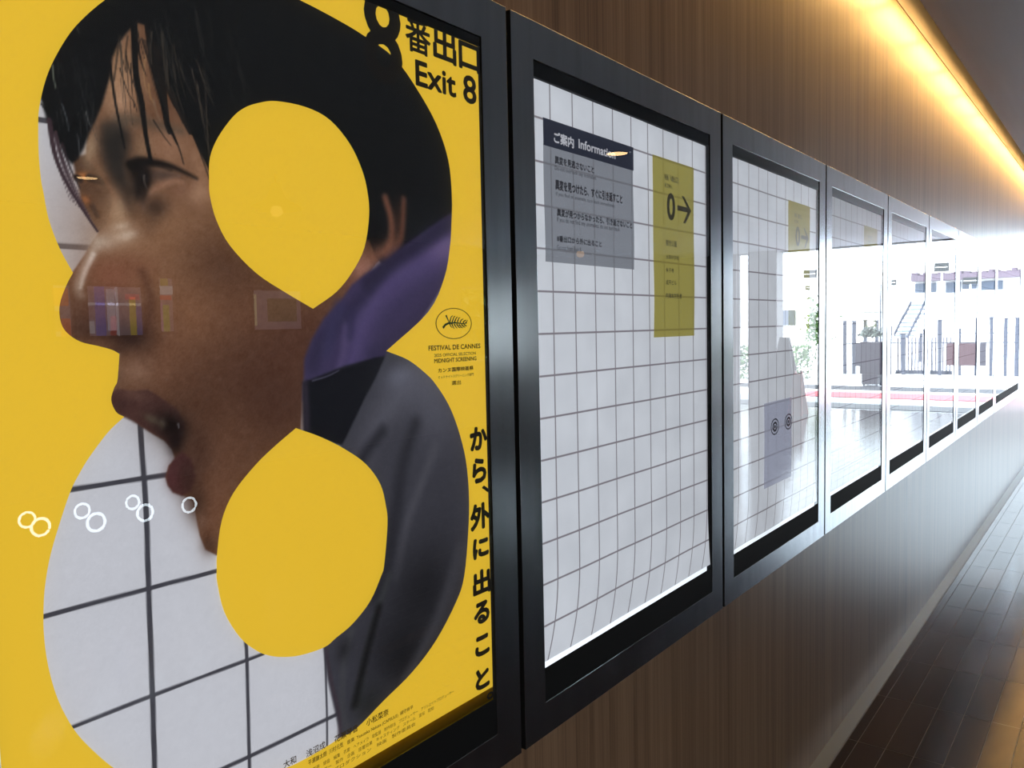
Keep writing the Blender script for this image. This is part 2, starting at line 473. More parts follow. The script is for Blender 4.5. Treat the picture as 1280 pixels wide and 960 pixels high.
('P',[(469.8,1358.7),(478.4,1363.6),(489.2,1353.3),(492.1,1335.1),(487.5,1320.7),(475.8,1315.7),(465.0,1322.0),(460.0,1330.7),(458.7,1339.5),(462.9,1350.1)],(74,44,44),2.5,1),
('B',(467.7,1338.1),(477.0,1336.6),(467.0,1324.3),(84,48,50),0.6),
('B',(484.4,1333.7),(497.7,1331.5),(483.1,1310.8),(60,40,35),0.8),
('B',(492.4,1303.8),(504.0,1301.6),(491.4,1286.1),(66,46,37),0.8),
('B',(498.1,1282.9),(504.9,1281.5),(497.5,1272.2),(112,84,70),0.7),
('B',(505.5,1255.9),(514.5,1253.9),(505.0,1245.1),(58,40,34),0.7),
('B',(517.4,1290.0),(529.0,1284.8),(505.3,1257.2),(112,76,58),0.6),
('P',[(346.5,1829.0),(1052.8,2060.5),(1037.5,1647.0),(921.3,1634.0),(868.7,1618.4),(827.2,1598.8),(807.8,1585.5),(787.8,1579.0),(773.4,1589.1),(762.8,1611.9),(731.6,1609.7),(564.6,1643.0),(530.9,1663.9),(523.8,1677.7),(518.7,1691.7),(510.8,1705.8),(502.4,1725.5),(494.8,1740.0),(485.5,1753.1),(480.4,1775.0),(475.8,1788.6),(469.2,1796.7),(462.2,1809.3),(452.0,1809.7),(441.2,1796.5),(431.5,1782.9),(425.0,1768.0),(421.6,1749.3),(416.8,1735.0),(412.0,1720.0),(404.8,1703.1),(397.8,1689.5),(391.6,1673.9),(385.6,1663.1),(379.3,1656.8),(373.7,1662.8),(368.5,1674.0),(363.3,1683.5),(358.3,1695.9),(353.8,1717.1),(340.2,1720.0)],(22,23,24),2.2,1),
('S',[(449.3,1807.4),(448.4,1759.4),(453.4,1728.4),(455.3,1700.4),(459.8,1670.9)],7.64,4.24,(22,23,24),0.76,0.97),
('S',[(463.8,1807.3),(467.7,1767.9),(474.8,1736.8),(482.3,1710.9),(490.5,1693.9)],7.2,2.4,(22,23,24),0.72,0.9),
('S',[(472.1,1801.5),(475.9,1757.5),(479.2,1718.6),(482.0,1705.1)],11.88,5.09,(22,23,24),0.76,0.85),
('S',[(422.2,1761.1),(425.1,1726.6),(429.3,1699.8),(432.4,1680.4)],3.2,2.0,(22,23,24),0.72,0.9),
('S',[(431.8,1759.5),(438.8,1737.3),(445.0,1728.3),(447.8,1719.2)],1.28,0.8,(22,23,24),0.72,0.8),
('S',[(439.1,1773.0),(443.1,1754.2),(447.4,1741.6)],1.7,0.85,(22,23,24),0.76,0.7),
('S',[(480.4,1775.0),(487.8,1745.3),(496.1,1728.5),(506.2,1709.3)],11.88,5.94,(22,23,24),0.76,0.85),
('S',[(484.1,1709.6),(492.2,1690.0),(496.8,1673.8)],2.16,1.26,(22,23,24),0.81,0.85),
('S',[(496.5,1737.0),(508.4,1713.9),(518.7,1691.7),(528.4,1672.3)],8.05,2.68,(22,23,24),0.8,0.9),
('S',[(508.1,1709.6),(518.3,1685.6),(526.8,1661.6)],2.15,1.25,(22,23,24),0.8,0.85),
('S',[(464.8,1714.3),(475.4,1699.8),(483.1,1691.1)],1.6,0.8,(22,23,24),0.72,0.8),
('S',[(433.6,1791.3),(429.0,1766.6),(425.4,1746.2)],2.4,1.6,(60,52,46),0.72,0.8),
('S',[(441.9,1793.5),(438.3,1772.8),(438.2,1757.0)],1.6,1.12,(40,36,34),0.72,0.7),
('S',[(361.0,1695.0),(363.7,1665.7),(372.4,1640.7),(387.4,1614.2),(400.2,1594.4)],4.8,2.4,(58,44,50),0.72,0.95),
('S',[(366.2,1684.8),(370.6,1659.3),(379.5,1634.0),(393.1,1607.0)],2.99,1.2,(70,55,60),0.67,0.9),
('S',[(362.1,1687.8),(366.2,1658.6),(373.8,1638.6)],1.5,0.75,(60,48,54),0.67,0.9),
('S',[(371.4,1674.5),(377.6,1652.8),(385.5,1634.8)],3.2,1.2,(50,42,46),0.72,0.85),
('S',[(354.7,1708.5),(359.9,1700.7),(363.9,1695.5)],1.6,0.8,(22,23,24),0.72,0.9),
('S',[(353.8,1717.1),(358.9,1707.9),(364.1,1698.5)],2.24,1.12,(22,23,24),0.67,0.9),
('S',[(366.9,1746.4),(367.0,1736.9),(368.6,1726.1)],1.82,0.98,(104,110,98),0.63,0.8),
('S',[(373.6,1712.3),(377.2,1698.0),(378.1,1688.4)],1.2,0.75,(92,98,104),0.67,0.7),
('S',[(395.8,1709.1),(397.6,1700.3),(399.7,1696.0)],1.28,0.8,(110,112,112),0.72,0.7),
('S',[(386.2,1686.0),(387.2,1677.0),(387.4,1667.9)],1.05,0.75,(90,94,98),0.67,0.7),
('S',[(391.3,1789.1),(392.6,1785.7),(393.2,1783.6)],1.2,0.75,(90,92,88),0.67,0.6),
('S',[(467.9,1804.4),(465.3,1787.6),(466.1,1771.6)],2.04,1.19,(74,66,56),0.76,0.7),
('S',[(483.1,1792.1),(481.8,1767.1),(484.5,1751.2)],1.87,1.19,(60,56,50),0.76,0.6),
('S',[(459.6,1778.1),(456.7,1757.3),(459.3,1741.7)],2.55,1.27,(150,116,84),0.76,0.8),
('S',[(461.5,1750.3),(462.6,1738.3),(465.7,1732.5)],2.55,1.7,(150,116,80),0.76,0.7),
('S',[(465.9,1734.9),(468.8,1723.2),(471.9,1715.6)],3.39,1.7,(128,104,84),0.76,0.6),
('S',[(451.6,1817.5),(452.8,1794.8),(454.9,1771.3)],1.11,0.56,(24,24,25),0.64,0.8671820172350876),
('S',[(509.5,1770.1),(513.2,1750.6),(519.8,1730.6)],1.68,0.59,(24,24,25),0.68,0.542473316972612),
('S',[(446.4,1754.1),(450.5,1721.3),(457.3,1688.5)],2.92,0.59,(24,24,25),0.68,0.6239399829198142),
('S',[(490.7,1781.6),(501.7,1748.2),(519.9,1715.1)],1.22,0.59,(24,24,25),0.68,0.7686805826065893),
('S',[(479.5,1806.7),(479.9,1781.4),(481.1,1755.4)],3.24,0.59,(70,62,54),0.68,0.7190555478348215),
('S',[(457.1,1794.3),(465.1,1768.1),(478.7,1743.3)],2.86,0.56,(24,24,25),0.64,0.6655784172526928),
('S',[(488.6,1793.5),(490.3,1774.9),(493.9,1757.4)],2.95,0.59,(24,24,25),0.68,0.5185287996014051),
('S',[(491.5,1796.7),(496.4,1769.7),(503.4,1743.5)],1.83,0.59,(70,62,54),0.68,0.5782293977333262),
('S',[(470.1,1811.5),(471.9,1781.9),(476.6,1753.6)],1.76,0.56,(24,24,25),0.64,0.6282675612998968),
('S',[(483.4,1779.8),(483.3,1762.5),(484.2,1746.2)],1.56,0.59,(70,62,54),0.68,0.7461728300514788),
('S',[(451.2,1810.3),(454.4,1792.8),(458.6,1775.4)],1.06,0.56,(24,24,25),0.64,0.858371111644729),
('S',[(527.2,1761.3),(527.0,1721.6),(527.9,1681.8)],1.91,0.66,(70,62,54),0.76,0.8100957740900594),
('S',[(467.8,1786.6),(476.0,1759.2),(488.9,1732.2)],1.72,0.59,(24,24,25),0.68,0.6776568957924703),
('S',[(439.4,1778.7),(439.9,1742.3),(442.0,1705.3)],1.04,0.59,(24,24,25),0.68,0.567826817527982),
('S',[(508.4,1785.1),(509.1,1762.4),(510.7,1740.7)],3.55,0.63,(24,24,25),0.72,0.5831667367029734),
('S',[(432.8,1792.7),(434.3,1775.0),(437.5,1758.4)],1.37,0.59,(24,24,25),0.68,0.6962670462806972),
('S',[(451.7,1789.7),(454.2,1773.6),(459.3,1757.9)],2.86,0.59,(24,24,25),0.68,0.8950629538305443),
('S',[(475.9,1806.6),(476.4,1782.2),(476.8,1757.7)],2.02,0.59,(24,24,25),0.68,0.8557201666469483),
('S',[(513.6,1777.0),(514.7,1762.0),(516.7,1746.2)],1.68,0.63,(24,24,25),0.72,0.5925866616282901),
('S',[(518.0,1787.4),(523.9,1772.6),(531.9,1758.0)],2.5,0.63,(70,62,54),0.72,0.6611848263822651),
('S',[(520.7,1767.6),(530.7,1734.4),(545.9,1701.2)],2.45,0.66,(24,24,25),0.76,0.5843685177860489),
('S',[(517.5,1760.9),(522.3,1723.3),(530.0,1684.7)],2.88,0.66,(70,62,54),0.76,0.7569975683541212),
('S',[(511.7,1777.4),(518.7,1747.5),(531.8,1718.1)],1.75,0.63,(70,62,54),0.72,0.882511623192997),
('S',[(432.1,1749.3),(435.0,1712.7),(440.5,1676.9)],1.06,0.56,(70,62,54),0.64,0.5510531150305875),
('S',[(528.3,1763.2),(529.3,1746.2),(531.4,1730.2)],2.53,0.59,(24,24,25),0.68,0.7985978227964823),
('S',[(524.4,1781.2),(529.4,1766.9),(537.6,1754.0)],1.05,0.59,(70,62,54),0.68,0.5463559877746795),
('S',[(510.3,1768.6),(517.9,1732.8),(529.7,1696.9)],3.27,0.63,(24,24,25),0.72,0.7685927170761762),
('S',[(460.4,1793.6),(464.7,1761.5),(473.5,1729.9)],2.27,0.59,(24,24,25),0.68,0.5136732599002927),
('S',[(487.6,1791.6),(495.7,1757.0),(507.9,1723.2)],1.35,0.59,(24,24,25),0.68,0.8070317950221053),
('S',[(481.5,1811.3),(491.5,1779.3),(507.3,1746.8)],1.22,0.59,(24,24,25),0.68,0.6524632102410576),
('S',[(508.4,1785.9),(512.1,1766.5),(517.7,1746.4)],3.49,0.63,(24,24,25),0.72,0.5457804498545986),
('S',[(490.4,1776.6),(493.5,1749.8),(500.5,1724.3)],3.24,0.63,(70,62,54),0.72,0.5267671484607234),
('S',[(519.7,1784.4),(526.3,1763.7),(537.0,1742.6)],2.26,0.66,(70,62,54),0.76,0.5669507872212021),
('S',[(518.8,1785.9),(521.7,1767.8),(527.6,1750.2)],2.04,0.66,(24,24,25),0.76,0.861628934755561),
('S',[(500.9,1800.8),(505.3,1780.1),(512.7,1759.0)],2.31,0.63,(24,24,25),0.72,0.693699781675069),
('S',[(434.0,1783.6),(434.5,1749.9),(436.8,1716.3)],2.68,0.56,(70,62,54),0.64,0.7506802231123819),
('S',[(496.2,1782.9),(503.4,1762.0),(515.5,1741.7)],2.13,0.59,(70,62,54),0.68,0.6222601620457674),
('S',[(516.8,1765.0),(521.9,1735.3),(529.1,1705.5)],1.43,0.63,(70,62,54),0.72,0.6448718219575166),
('S',[(495.3,1799.3),(496.2,1782.9),(498.1,1766.7)],2.94,0.59,(24,24,25),0.68,0.8607653198824046),
('S',[(465.2,1801.3),(469.2,1779.6),(476.9,1758.6)],1.17,0.56,(24,24,25),0.64,0.874475231481449),
('S',[(443.8,1767.0),(443.4,1744.7),(444.7,1723.4)],1.01,0.56,(24,24,25),0.64,0.8797568671540604),
('S',[(513.1,1766.7),(524.8,1734.1),(544.9,1701.1)],1.39,0.59,(24,24,25),0.68,0.6980964352518546),
('S',[(485.0,1777.8),(496.1,1747.0),(514.2,1715.8)],1.37,0.63,(24,24,25),0.72,0.77015860642888),
('S',[(503.3,1778.0),(507.1,1743.4),(513.8,1708.0)],3.6,0.66,(24,24,25),0.76,0.7396136499566843),
('S',[(520.7,1765.9),(522.4,1744.0),(525.1,1721.2)],1.9,0.63,(24,24,25),0.72,0.8985796673652051),
('S',[(521.2,1776.2),(528.7,1753.0),(540.3,1729.3)],1.78,0.63,(24,24,25),0.72,0.5052733250000581),
('S',[(370.1,1727.2),(371.7,1717.1),(373.2,1705.5)],0.9,0.52,(58,60,60),0.52,0.3775056000163306),
('S',[(402.3,1728.8),(403.3,1718.3),(404.1,1706.1)],0.96,0.56,(58,60,60),0.56,0.5908265172524101),
('S',[(402.7,1708.1),(404.5,1697.7),(405.3,1685.4)],0.9,0.52,(58,60,60),0.52,0.2819687639508197),
('S',[(374.3,1749.7),(376.6,1739.8),(378.9,1728.3)],0.9,0.52,(58,60,60),0.52,0.5222716273605869),
('S',[(369.8,1747.9),(370.7,1737.7),(374.4,1726.6)],0.96,0.56,(58,60,60),0.56,0.3071618645583656),
('S',[(395.1,1723.5),(396.8,1713.1),(400.0,1701.5)],0.96,0.56,(58,60,60),0.56,0.34181752731267023),
('S',[(385.7,1756.9),(386.6,1746.6),(387.4,1734.7)],0.96,0.56,(58,60,60),0.56,0.3607814336469797),
('S',[(369.7,1758.9),(372.1,1749.1),(371.4,1737.1)],0.9,0.52,(58,60,60),0.52,0.5615811248945084),
('S',[(391.1,1718.8),(392.8,1708.5),(395.9,1696.9)],0.84,0.49,(58,60,60),0.49,0.5574683286116218),
('S',[(392.5,1731.3),(394.2,1721.0),(396.6,1709.3)],0.96,0.56,(58,60,60),0.56,0.4433238640764616),
('S',[(385.0,1756.7),(387.4,1746.8),(388.2,1734.9)],0.9,0.52,(58,60,60),0.52,0.27373041832141004),
('S',[(368.1,1704.5),(368.9,1694.2),(370.4,1682.5)],0.9,0.52,(58,60,60),0.52,0.488749245971448),
('S',[(399.6,1748.1),(400.5,1737.6),(402.2,1725.7)],0.9,0.52,(58,60,60),0.52,0.25981800070040006),
('S',[(401.6,1769.9),(404.1,1759.8),(403.4,1747.4)],0.9,0.52,(58,60,60),0.52,0.304835912515135),
('S',[(397.6,1714.1),(397.8,1703.4),(400.2,1691.5)],0.96,0.56,(58,60,60),0.56,0.4168462724898512),
('S',[(394.0,1756.6),(396.4,1746.6),(398.8,1734.9)],0.84,0.49,(58,60,60),0.49,0.4972603578444277),
('S',[(400.3,1706.9),(401.3,1696.3),(404.5,1684.5)],0.96,0.56,(58,60,60),0.56,0.5418156809032924),
('S',[(388.9,1760.7),(390.6,1750.5),(393.0,1739.0)],0.96,0.56,(58,60,60),0.56,0.35680185128495884),
('S',[(388.1,1706.9),(389.8,1696.5),(389.1,1684.2)],0.96,0.56,(58,60,60),0.56,0.47118177506477077),
('S',[(371.8,1706.7),(373.4,1696.5),(374.2,1684.7)],0.96,0.56,(58,60,60),0.56,0.5634758555674463),
('S',[(389.5,1745.0),(392.0,1735.0),(393.6,1723.2)],0.96,0.56,(58,60,60),0.56,0.562618434508237),
('S',[(399.1,1725.8),(401.6,1715.6),(402.4,1703.5)],0.9,0.52,(58,60,60),0.52,0.43448226464279927),
('S',[(404.9,1747.8),(405.9,1737.3),(409.1,1725.6)],0.96,0.56,(58,60,60),0.56,0.42432994419108916),
('S',[(385.5,1726.8),(385.6,1716.2),(387.2,1704.4)],0.96,0.56,(58,60,60),0.56,0.2749705479870517),
('S',[(394.2,1707.3),(395.9,1696.9),(395.2,1684.5)],0.96,0.56,(58,60,60),0.56,0.5924808752616014),
('S',[(397.3,1735.4),(397.5,1724.7),(402.2,1713.4)],0.96,0.56,(58,60,60),0.56,0.4681767232416366),
('S',[(532.6,1845.7),(538.5,1828.6),(537.4,1805.9)],1.43,0.72,(46,45,43),0.8,0.4912326356699489),
('S',[(481.9,1803.3),(487.3,1786.6),(493.5,1766.5)],1.36,0.68,(46,45,43),0.76,0.6263668149190011),
('S',[(497.4,1804.9),(501.1,1787.5),(500.8,1765.6)],1.44,0.72,(46,45,43),0.81,0.46491873709468357),
('S',[(569.0,1791.7),(575.5,1773.6),(577.5,1750.6)],1.59,0.8,(46,45,43),0.9,0.5762929924812186),
('S',[(548.5,1791.3),(551.6,1772.7),(554.5,1750.5)],1.59,0.8,(46,45,43),0.9,0.3071781530338819),
('S',[(558.8,1773.5),(560.9,1754.4),(572.4,1733.5)],1.52,0.76,(46,45,43),0.85,0.46284506902070033),
('S',[(529.8,1774.8),(532.8,1756.5),(540.6,1735.4)],1.52,0.76,(46,45,43),0.85,0.40239527904880723),
('S',[(520.8,1841.5),(523.7,1823.7),(528.4,1802.7)],1.52,0.76,(46,45,43),0.85,0.6658014882847917),
('S',[(479.2,1769.8),(480.1,1751.9),(492.6,1732.9)],1.36,0.68,(46,45,43),0.76,0.36639628595174556),
('S',[(477.2,1814.3),(483.4,1797.9),(487.7,1777.6)],1.44,0.72,(46,45,43),0.81,0.6562214483086022),
('S',[(519.5,1834.4),(522.4,1816.5),(528.0,1795.8)],1.52,0.76,(46,45,43),0.85,0.696123317491218),
('S',[(484.3,1813.8),(489.7,1797.1),(489.4,1775.5)],1.44,0.72,(46,45,43),0.81,0.6885578164938078),
('S',[(496.6,1789.7),(501.2,1772.4),(510.4,1752.6)],1.36,0.68,(46,45,43),0.76,0.33028466302664433),
('S',[(557.1,1838.9),(562.3,1821.0),(561.1,1797.8)],1.52,0.76,(46,45,43),0.85,0.6066666269339136),
('S',[(486.2,1816.7),(487.1,1798.9),(493.3,1778.9)],1.43,0.72,(46,45,43),0.8,0.4312562845228568),
('S',[(570.8,1804.6),(574.0,1785.8),(587.9,1765.4)],1.52,0.76,(46,45,43),0.85,0.368749886022292),
('S',[(486.5,1754.9),(492.0,1737.8),(497.3,1717.0)],1.36,0.68,(46,45,43),0.76,0.6914532838130127),
('S',[(470.5,1756.3),(475.8,1739.4),(481.0,1719.0)],1.36,0.68,(46,45,43),0.76,0.6372495338137821),
('S',[(478.2,1815.3),(479.9,1797.8),(486.9,1778.2)],1.36,0.68,(46,45,43),0.76,0.5184629127260646),
('S',[(522.2,1813.9),(528.1,1796.7),(536.8,1776.4)],1.43,0.72,(46,45,43),0.8,0.603406616802779),
('S',[(472.1,1817.7),(473.8,1800.3),(478.0,1780.2)],1.36,0.68,(46,45,43),0.76,0.5295271422423411),
('S',[(485.3,1782.8),(488.0,1765.2),(493.2,1744.7)],1.44,0.72,(46,45,43),0.81,0.5832322660442311),
('S',[(568.5,1841.2),(571.7,1822.6),(585.5,1802.8)],1.52,0.76,(46,45,43),0.85,0.38504417544960184),
('S',[(471.1,1814.2),(476.3,1797.7),(482.4,1777.9)],1.36,0.68,(46,45,43),0.76,0.6753734366329143),
('S',[(519.8,1840.4),(522.7,1822.5),(531.3,1802.6)],1.52,0.76,(46,45,43),0.85,0.4571300958506316),
('S',[(480.9,1801.4),(484.5,1784.2),(488.8,1763.8)],1.36,0.68,(46,45,43),0.76,0.4785639575063561),
('S',[(482.5,1830.4),(487.9,1813.9),(494.1,1794.1)],1.36,0.68,(46,45,43),0.76,0.4673676586493062),
('S',[(479.5,1807.5),(483.0,1790.4),(491.9,1771.1)],1.36,0.68,(46,45,43),0.76,0.4926581655780722),
('S',[(570.1,1811.5),(572.2,1792.5),(581.7,1771.3)],1.52,0.76,(46,45,43),0.85,0.5400369028230575),
('S',[(527.4,1784.5),(528.4,1765.9),(536.1,1745.0)],1.43,0.72,(46,45,43),0.8,0.6201256948271182),
('S',[(359.6,1694.7),(363.5,1662.0),(375.8,1622.2)],1.26,0.56,(62,48,54),0.56,0.7),
('S',[(360.8,1691.2),(365.5,1659.3),(378.7,1620.2)],1.35,0.6,(62,48,54),0.6,0.7),
('S',[(362.1,1687.8),(367.5,1656.6),(380.8,1618.1)],1.35,0.6,(62,48,54),0.6,0.7),
('S',[(364.0,1684.4),(370.3,1654.0),(383.7,1616.1)],1.35,0.6,(62,48,54),0.6,0.7),
('S',[(365.3,1680.9),(372.3,1651.3),(385.9,1614.1)],1.35,0.6,(62,48,54),0.6,0.7),
('S',[(366.5,1677.4),(374.4,1648.5),(388.8,1612.0)],1.35,0.6,(62,48,54),0.6,0.7),
('S',[(367.8,1673.9),(376.4,1645.8),(391.8,1610.0)],1.35,0.6,(62,48,54),0.6,0.7),
('S',[(369.0,1670.3),(378.5,1643.0),(394.0,1607.9)],1.26,0.56,(62,48,54),0.56,0.7),
('S',[(794.9,1670.6),(804.3,1645.5),(804.7,1619.3),(794.7,1599.0)],10.28,15.41,(116,76,60),6.42,0.95),
('S',[(830.4,1672.4),(825.5,1633.1),(816.7,1610.3),(800.4,1590.6)],9.29,15.92,(104,68,54),6.63,0.9),
('B',(816.3,1637.9),(824.2,1638.5),(815.1,1609.1),(70,46,38),0.6),
('B',(782.6,1596.1),(808.0,1610.2),(794.1,1584.3),(124,82,66),0.85),
('B',(746.7,1572.9),(767.0,1582.3),(756.8,1559.5),(158,112,98),0.9),
('B',(729.1,1555.4),(743.9,1562.2),(738.3,1542.9),(110,72,60),0.7),
('B',(774.8,1621.4),(792.7,1622.8),(774.1,1604.2),(18,17,18),0.8),
('P',[(933.4,1664.8),(886.6,1640.5),(827.6,1607.7),(788.0,1583.4),(755.0,1566.8),(728.9,1551.2),(707.4,1527.9),(680.2,1507.4),(659.8,1480.5),(647.5,1457.9),(642.6,1406.5),(662.2,1399.8),(709.7,1432.3),(786.8,1454.2),(846.8,1493.0),(890.9,1537.1),(937.6,1588.5)],(62,54,86),4,1),
('S',[(939.0,1622.3),(876.0,1591.3),(809.7,1558.0),(763.0,1521.0),(739.8,1483.8),(724.1,1447.3)],44.09,23.52,(84,73,116),20.58,0.8),
('B',(913.3,1611.0),(945.2,1625.1),(925.2,1597.3),(108,92,132),0.75),
('S',[(921.9,1647.1),(860.2,1613.3),(803.2,1584.2),(757.2,1553.1)],23.52,20.58,(42,38,60),10.29,0.85),
('S',[(787.6,1575.8),(749.3,1536.9),(706.4,1505.2),(672.2,1475.1),(660.9,1450.3)],15.41,20.55,(46,42,66),10.28,0.7),
('S',[(707.1,1520.7),(692.6,1495.0),(684.6,1464.5)],20.52,15.96,(58,54,86),9.12,0.8),
('S',[(929.6,1570.2),(881.6,1521.8),(822.1,1482.1),(767.2,1452.8)],20.58,29.39,(50,44,72),11.76,0.7),
('S',[(716.7,1494.7),(711.2,1463.6),(702.0,1441.1)],11.83,9.47,(92,80,118),5.92,0.5),
('S',[(727.3,1515.6),(721.7,1484.2)],12.41,12.41,(52,47,78),6.2,0.6),
('P',[(643.7,1428.3),(670.3,1434.7),(710.3,1444.8),(767.3,1453.9),(794.5,1456.1),(787.7,1440.9),(765.7,1418.0),(744.2,1392.6),(731.8,1372.2),(708.0,1337.8),(666.5,1355.5),(641.6,1361.6)],(21,22,28),3,1),
('S',[(658.6,1429.3),(683.2,1433.9),(702.0,1440.0)],1.82,1.37,(100,96,120),1.14,0.7),
('S',[(647.2,1426.1),(647.0,1371.0)],9.12,9.12,(52,46,58),4.56,0.8),
('P',[(788.6,1460.7),(1030.2,1451.9),(1003.3,726.2),(675.9,884.8),(681.0,964.4),(673.2,1000.0),(664.5,1040.8),(659.0,1090.4),(711.1,1165.9),(724.0,1292.8),(698.5,1336.9),(720.4,1366.0),(743.0,1398.1),(766.1,1426.7)],(64,64,73),3,1),
('S',[(877.5,1422.2),(818.7,1403.1),(770.9,1368.2),(739.5,1322.8)],57.13,20.0,(94,94,106),25.71,0.7),
('B',(884.2,1374.3),(936.6,1379.1),(904.6,1314.0),(92,92,104),0.7),
('B',(811.8,1426.2),(840.0,1435.9),(822.3,1411.8),(112,114,130),0.6),
('S',[(774.6,1351.2),(750.1,1332.3),(735.0,1318.0)],17.98,17.98,(40,40,47),10.28,0.85),
('S',[(841.0,1355.2),(814.5,1306.6),(795.6,1235.6),(775.7,1171.8),(752.9,1132.6)],19.4,30.48,(44,44,51),12.47,0.85),
('S',[(881.7,1315.0),(845.3,1261.2),(815.1,1208.6),(794.7,1144.1)],17.14,14.28,(84,84,93),10.0,0.75),
('B',(904.3,1214.3),(952.6,1204.9),(900.3,1116.6),(58,58,66),0.6),
('B',(847.2,1106.6),(914.5,1074.9),(814.0,1036.2),(32,32,36),0.9),
('B',(802.3,1025.5),(863.9,987.7),(773.3,981.3),(28,28,31),0.9),
('S',[(931.2,1146.4),(899.3,1092.1),(861.6,1041.9),(805.6,989.0)],27.18,18.12,(64,64,71),12.08,0.8),
('S',[(779.3,1148.1),(751.4,1099.4),(726.7,1040.3),(714.3,989.3)],10.28,12.85,(58,60,63),6.42,0.85),
('S',[(757.8,1108.8),(731.4,1049.8),(708.7,991.5)],11.67,12.96,(26,26,28),6.48,0.9),
('S',[(707.6,1090.8),(692.0,1052.5),(686.8,1000.1),(693.3,962.5)],9.93,8.69,(68,69,74),6.2,0.85),
('B',(734.2,981.5),(761.6,962.9),(720.2,959.7),(34,36,36),0.7),
('S',[(663.8,1081.4),(669.7,1038.9),(680.8,988.4),(680.8,959.0)],4.56,6.84,(62,52,60),3.42,0.8),
('B',(692.9,1071.7),(704.3,1064.5),(684.8,1058.2),(40,40,44),0.8)]
POSTER_TEXT=[('title_lettering', '番', 0.8418, 0.8935, 1.881, 1.9289, 0.9),
('title_lettering', '出', 0.8984, 0.9496, 1.8828, 1.9315, 1.5),
('title_lettering', '口', 0.9549, 1.0057, 1.8831, 1.9247, 1.6),
('title_lettering', 'Exit', 0.8598, 0.9472, 1.8358, 1.8725, 1.2),
('title_lettering', '8', 0.9631, 0.9951, 1.834, 1.8768, 1.2),
('title_lettering', '8', 0.7624, 0.8346, 1.8238, 1.9504, 3),
('tagline_lettering', 'か', 0.9582, 1.0012, 1.2986, 1.3366, 2),
('tagline_lettering', 'ら', 0.962, 0.9973, 1.2463, 1.2869, 2),
('tagline_lettering', '、', 0.985, 1.0037, 1.2282, 1.2406, 2),
('tagline_lettering', '外', 0.9542, 1.0038, 1.1716, 1.2145, 2),
('tagline_lettering', 'に', 0.9585, 0.9986, 1.1259, 1.1593, 2),
('tagline_lettering', '出', 0.9565, 1.0018, 1.066, 1.1074, 2),
('tagline_lettering', 'る', 0.9571, 0.9968, 1.0193, 1.0559, 2),
('tagline_lettering', 'こ', 0.958, 0.9947, 0.9671, 1.0009, 2),
('tagline_lettering', 'と', 0.9569, 0.9927, 0.9126, 0.9477, 2),
('tagline_lettering', '。', 0.9843, 1.0024, 0.8888, 0.9007, 2),
('festival_lettering', 'FESTIVAL DE CANNES', 0.8705, 0.9896, 1.4595, 1.4669, 1),
('festival_lettering', '2025 OFFICIAL SELECTION', 0.8825, 0.9778, 1.4498, 1.4544, 0.5),
('festival_lettering', 'MIDNIGHT SCREENING', 0.8821, 0.979, 1.4407, 1.4472, 1),
('festival_lettering', 'カンヌ国際映画祭', 0.8898, 0.9714, 1.4261, 1.4328, 1),
('festival_lettering', 'ミッドナイトスクリーニング部門', 0.8899, 0.9712, 1.417, 1.4216, 0.3),
('festival_lettering', '選出', 0.9193, 0.9406, 1.4056, 1.4123, 0.6),
('credits_lettering', '小松菜奈', 0.7262, 0.7679, 0.9532, 0.963, 0.4),
('credits_lettering', '花瀬琴音', 0.6704, 0.711, 0.9537, 0.9635, 0.4),
('credits_lettering', '浅沼成', 0.6247, 0.6552, 0.9543, 0.9641, 0.4),
('credits_lettering', '大和', 0.59, 0.6093, 0.9557, 0.9655, 0.4),
('credits_lettering', '音楽  Yasutaka Nakata (CAPSULE)  網守将平', 0.6913, 0.8164, 0.9418, 0.9486, 0.2),
('credits_lettering', '平瀬謙太朗  川村元気', 0.6272, 0.6847, 0.9431, 0.9503, 0.2)]
EMBLEM={'c': (928.5,1498.7),'rx': 41.299999999999955,'rz': 23.399999999999864,'stem': [(903.1,1492.3),(908.6,1497.0),(915.9,1499.3),(930.4,1499.8),(948.9,1498.4),(958.4,1498.9)],'stem2': [(910.6,1511.3),(914.3,1505.3),(917.7,1499.3)],'up': [[(918.6,1501.1),(922.6,1508.9),(926.3,1510.7)],[(924.1,1501.0),(928.9,1508.8),(931.7,1510.0)],[(929.5,1501.0),(934.4,1507.6),(937.2,1508.8)],[(936.0,1500.9),(939.9,1507.0),(942.7,1507.6)],[(942.4,1500.3),(945.4,1503.9),(950.1,1505.7)],[(949.0,1499.6),(952.8,1502.7),(957.6,1503.9)],[(954.6,1499.0),(957.5,1500.8),(960.5,1503.9)]],'dn': [[(917.7,1499.3),(921.1,1494.4),(924.6,1492.0)],[(923.1,1498.6),(926.5,1493.2),(929.1,1490.7)],[(928.5,1498.0),(932.9,1493.1),(935.6,1491.2)],[(934.0,1497.9),(939.4,1493.0),(943.0,1491.8)],[(939.5,1497.3),(945.0,1492.9),(948.6,1491.7)],[(945.1,1497.2),(950.6,1493.5),(954.3,1492.8)],[(950.7,1497.2),(955.4,1495.3),(958.2,1494.6)]]}
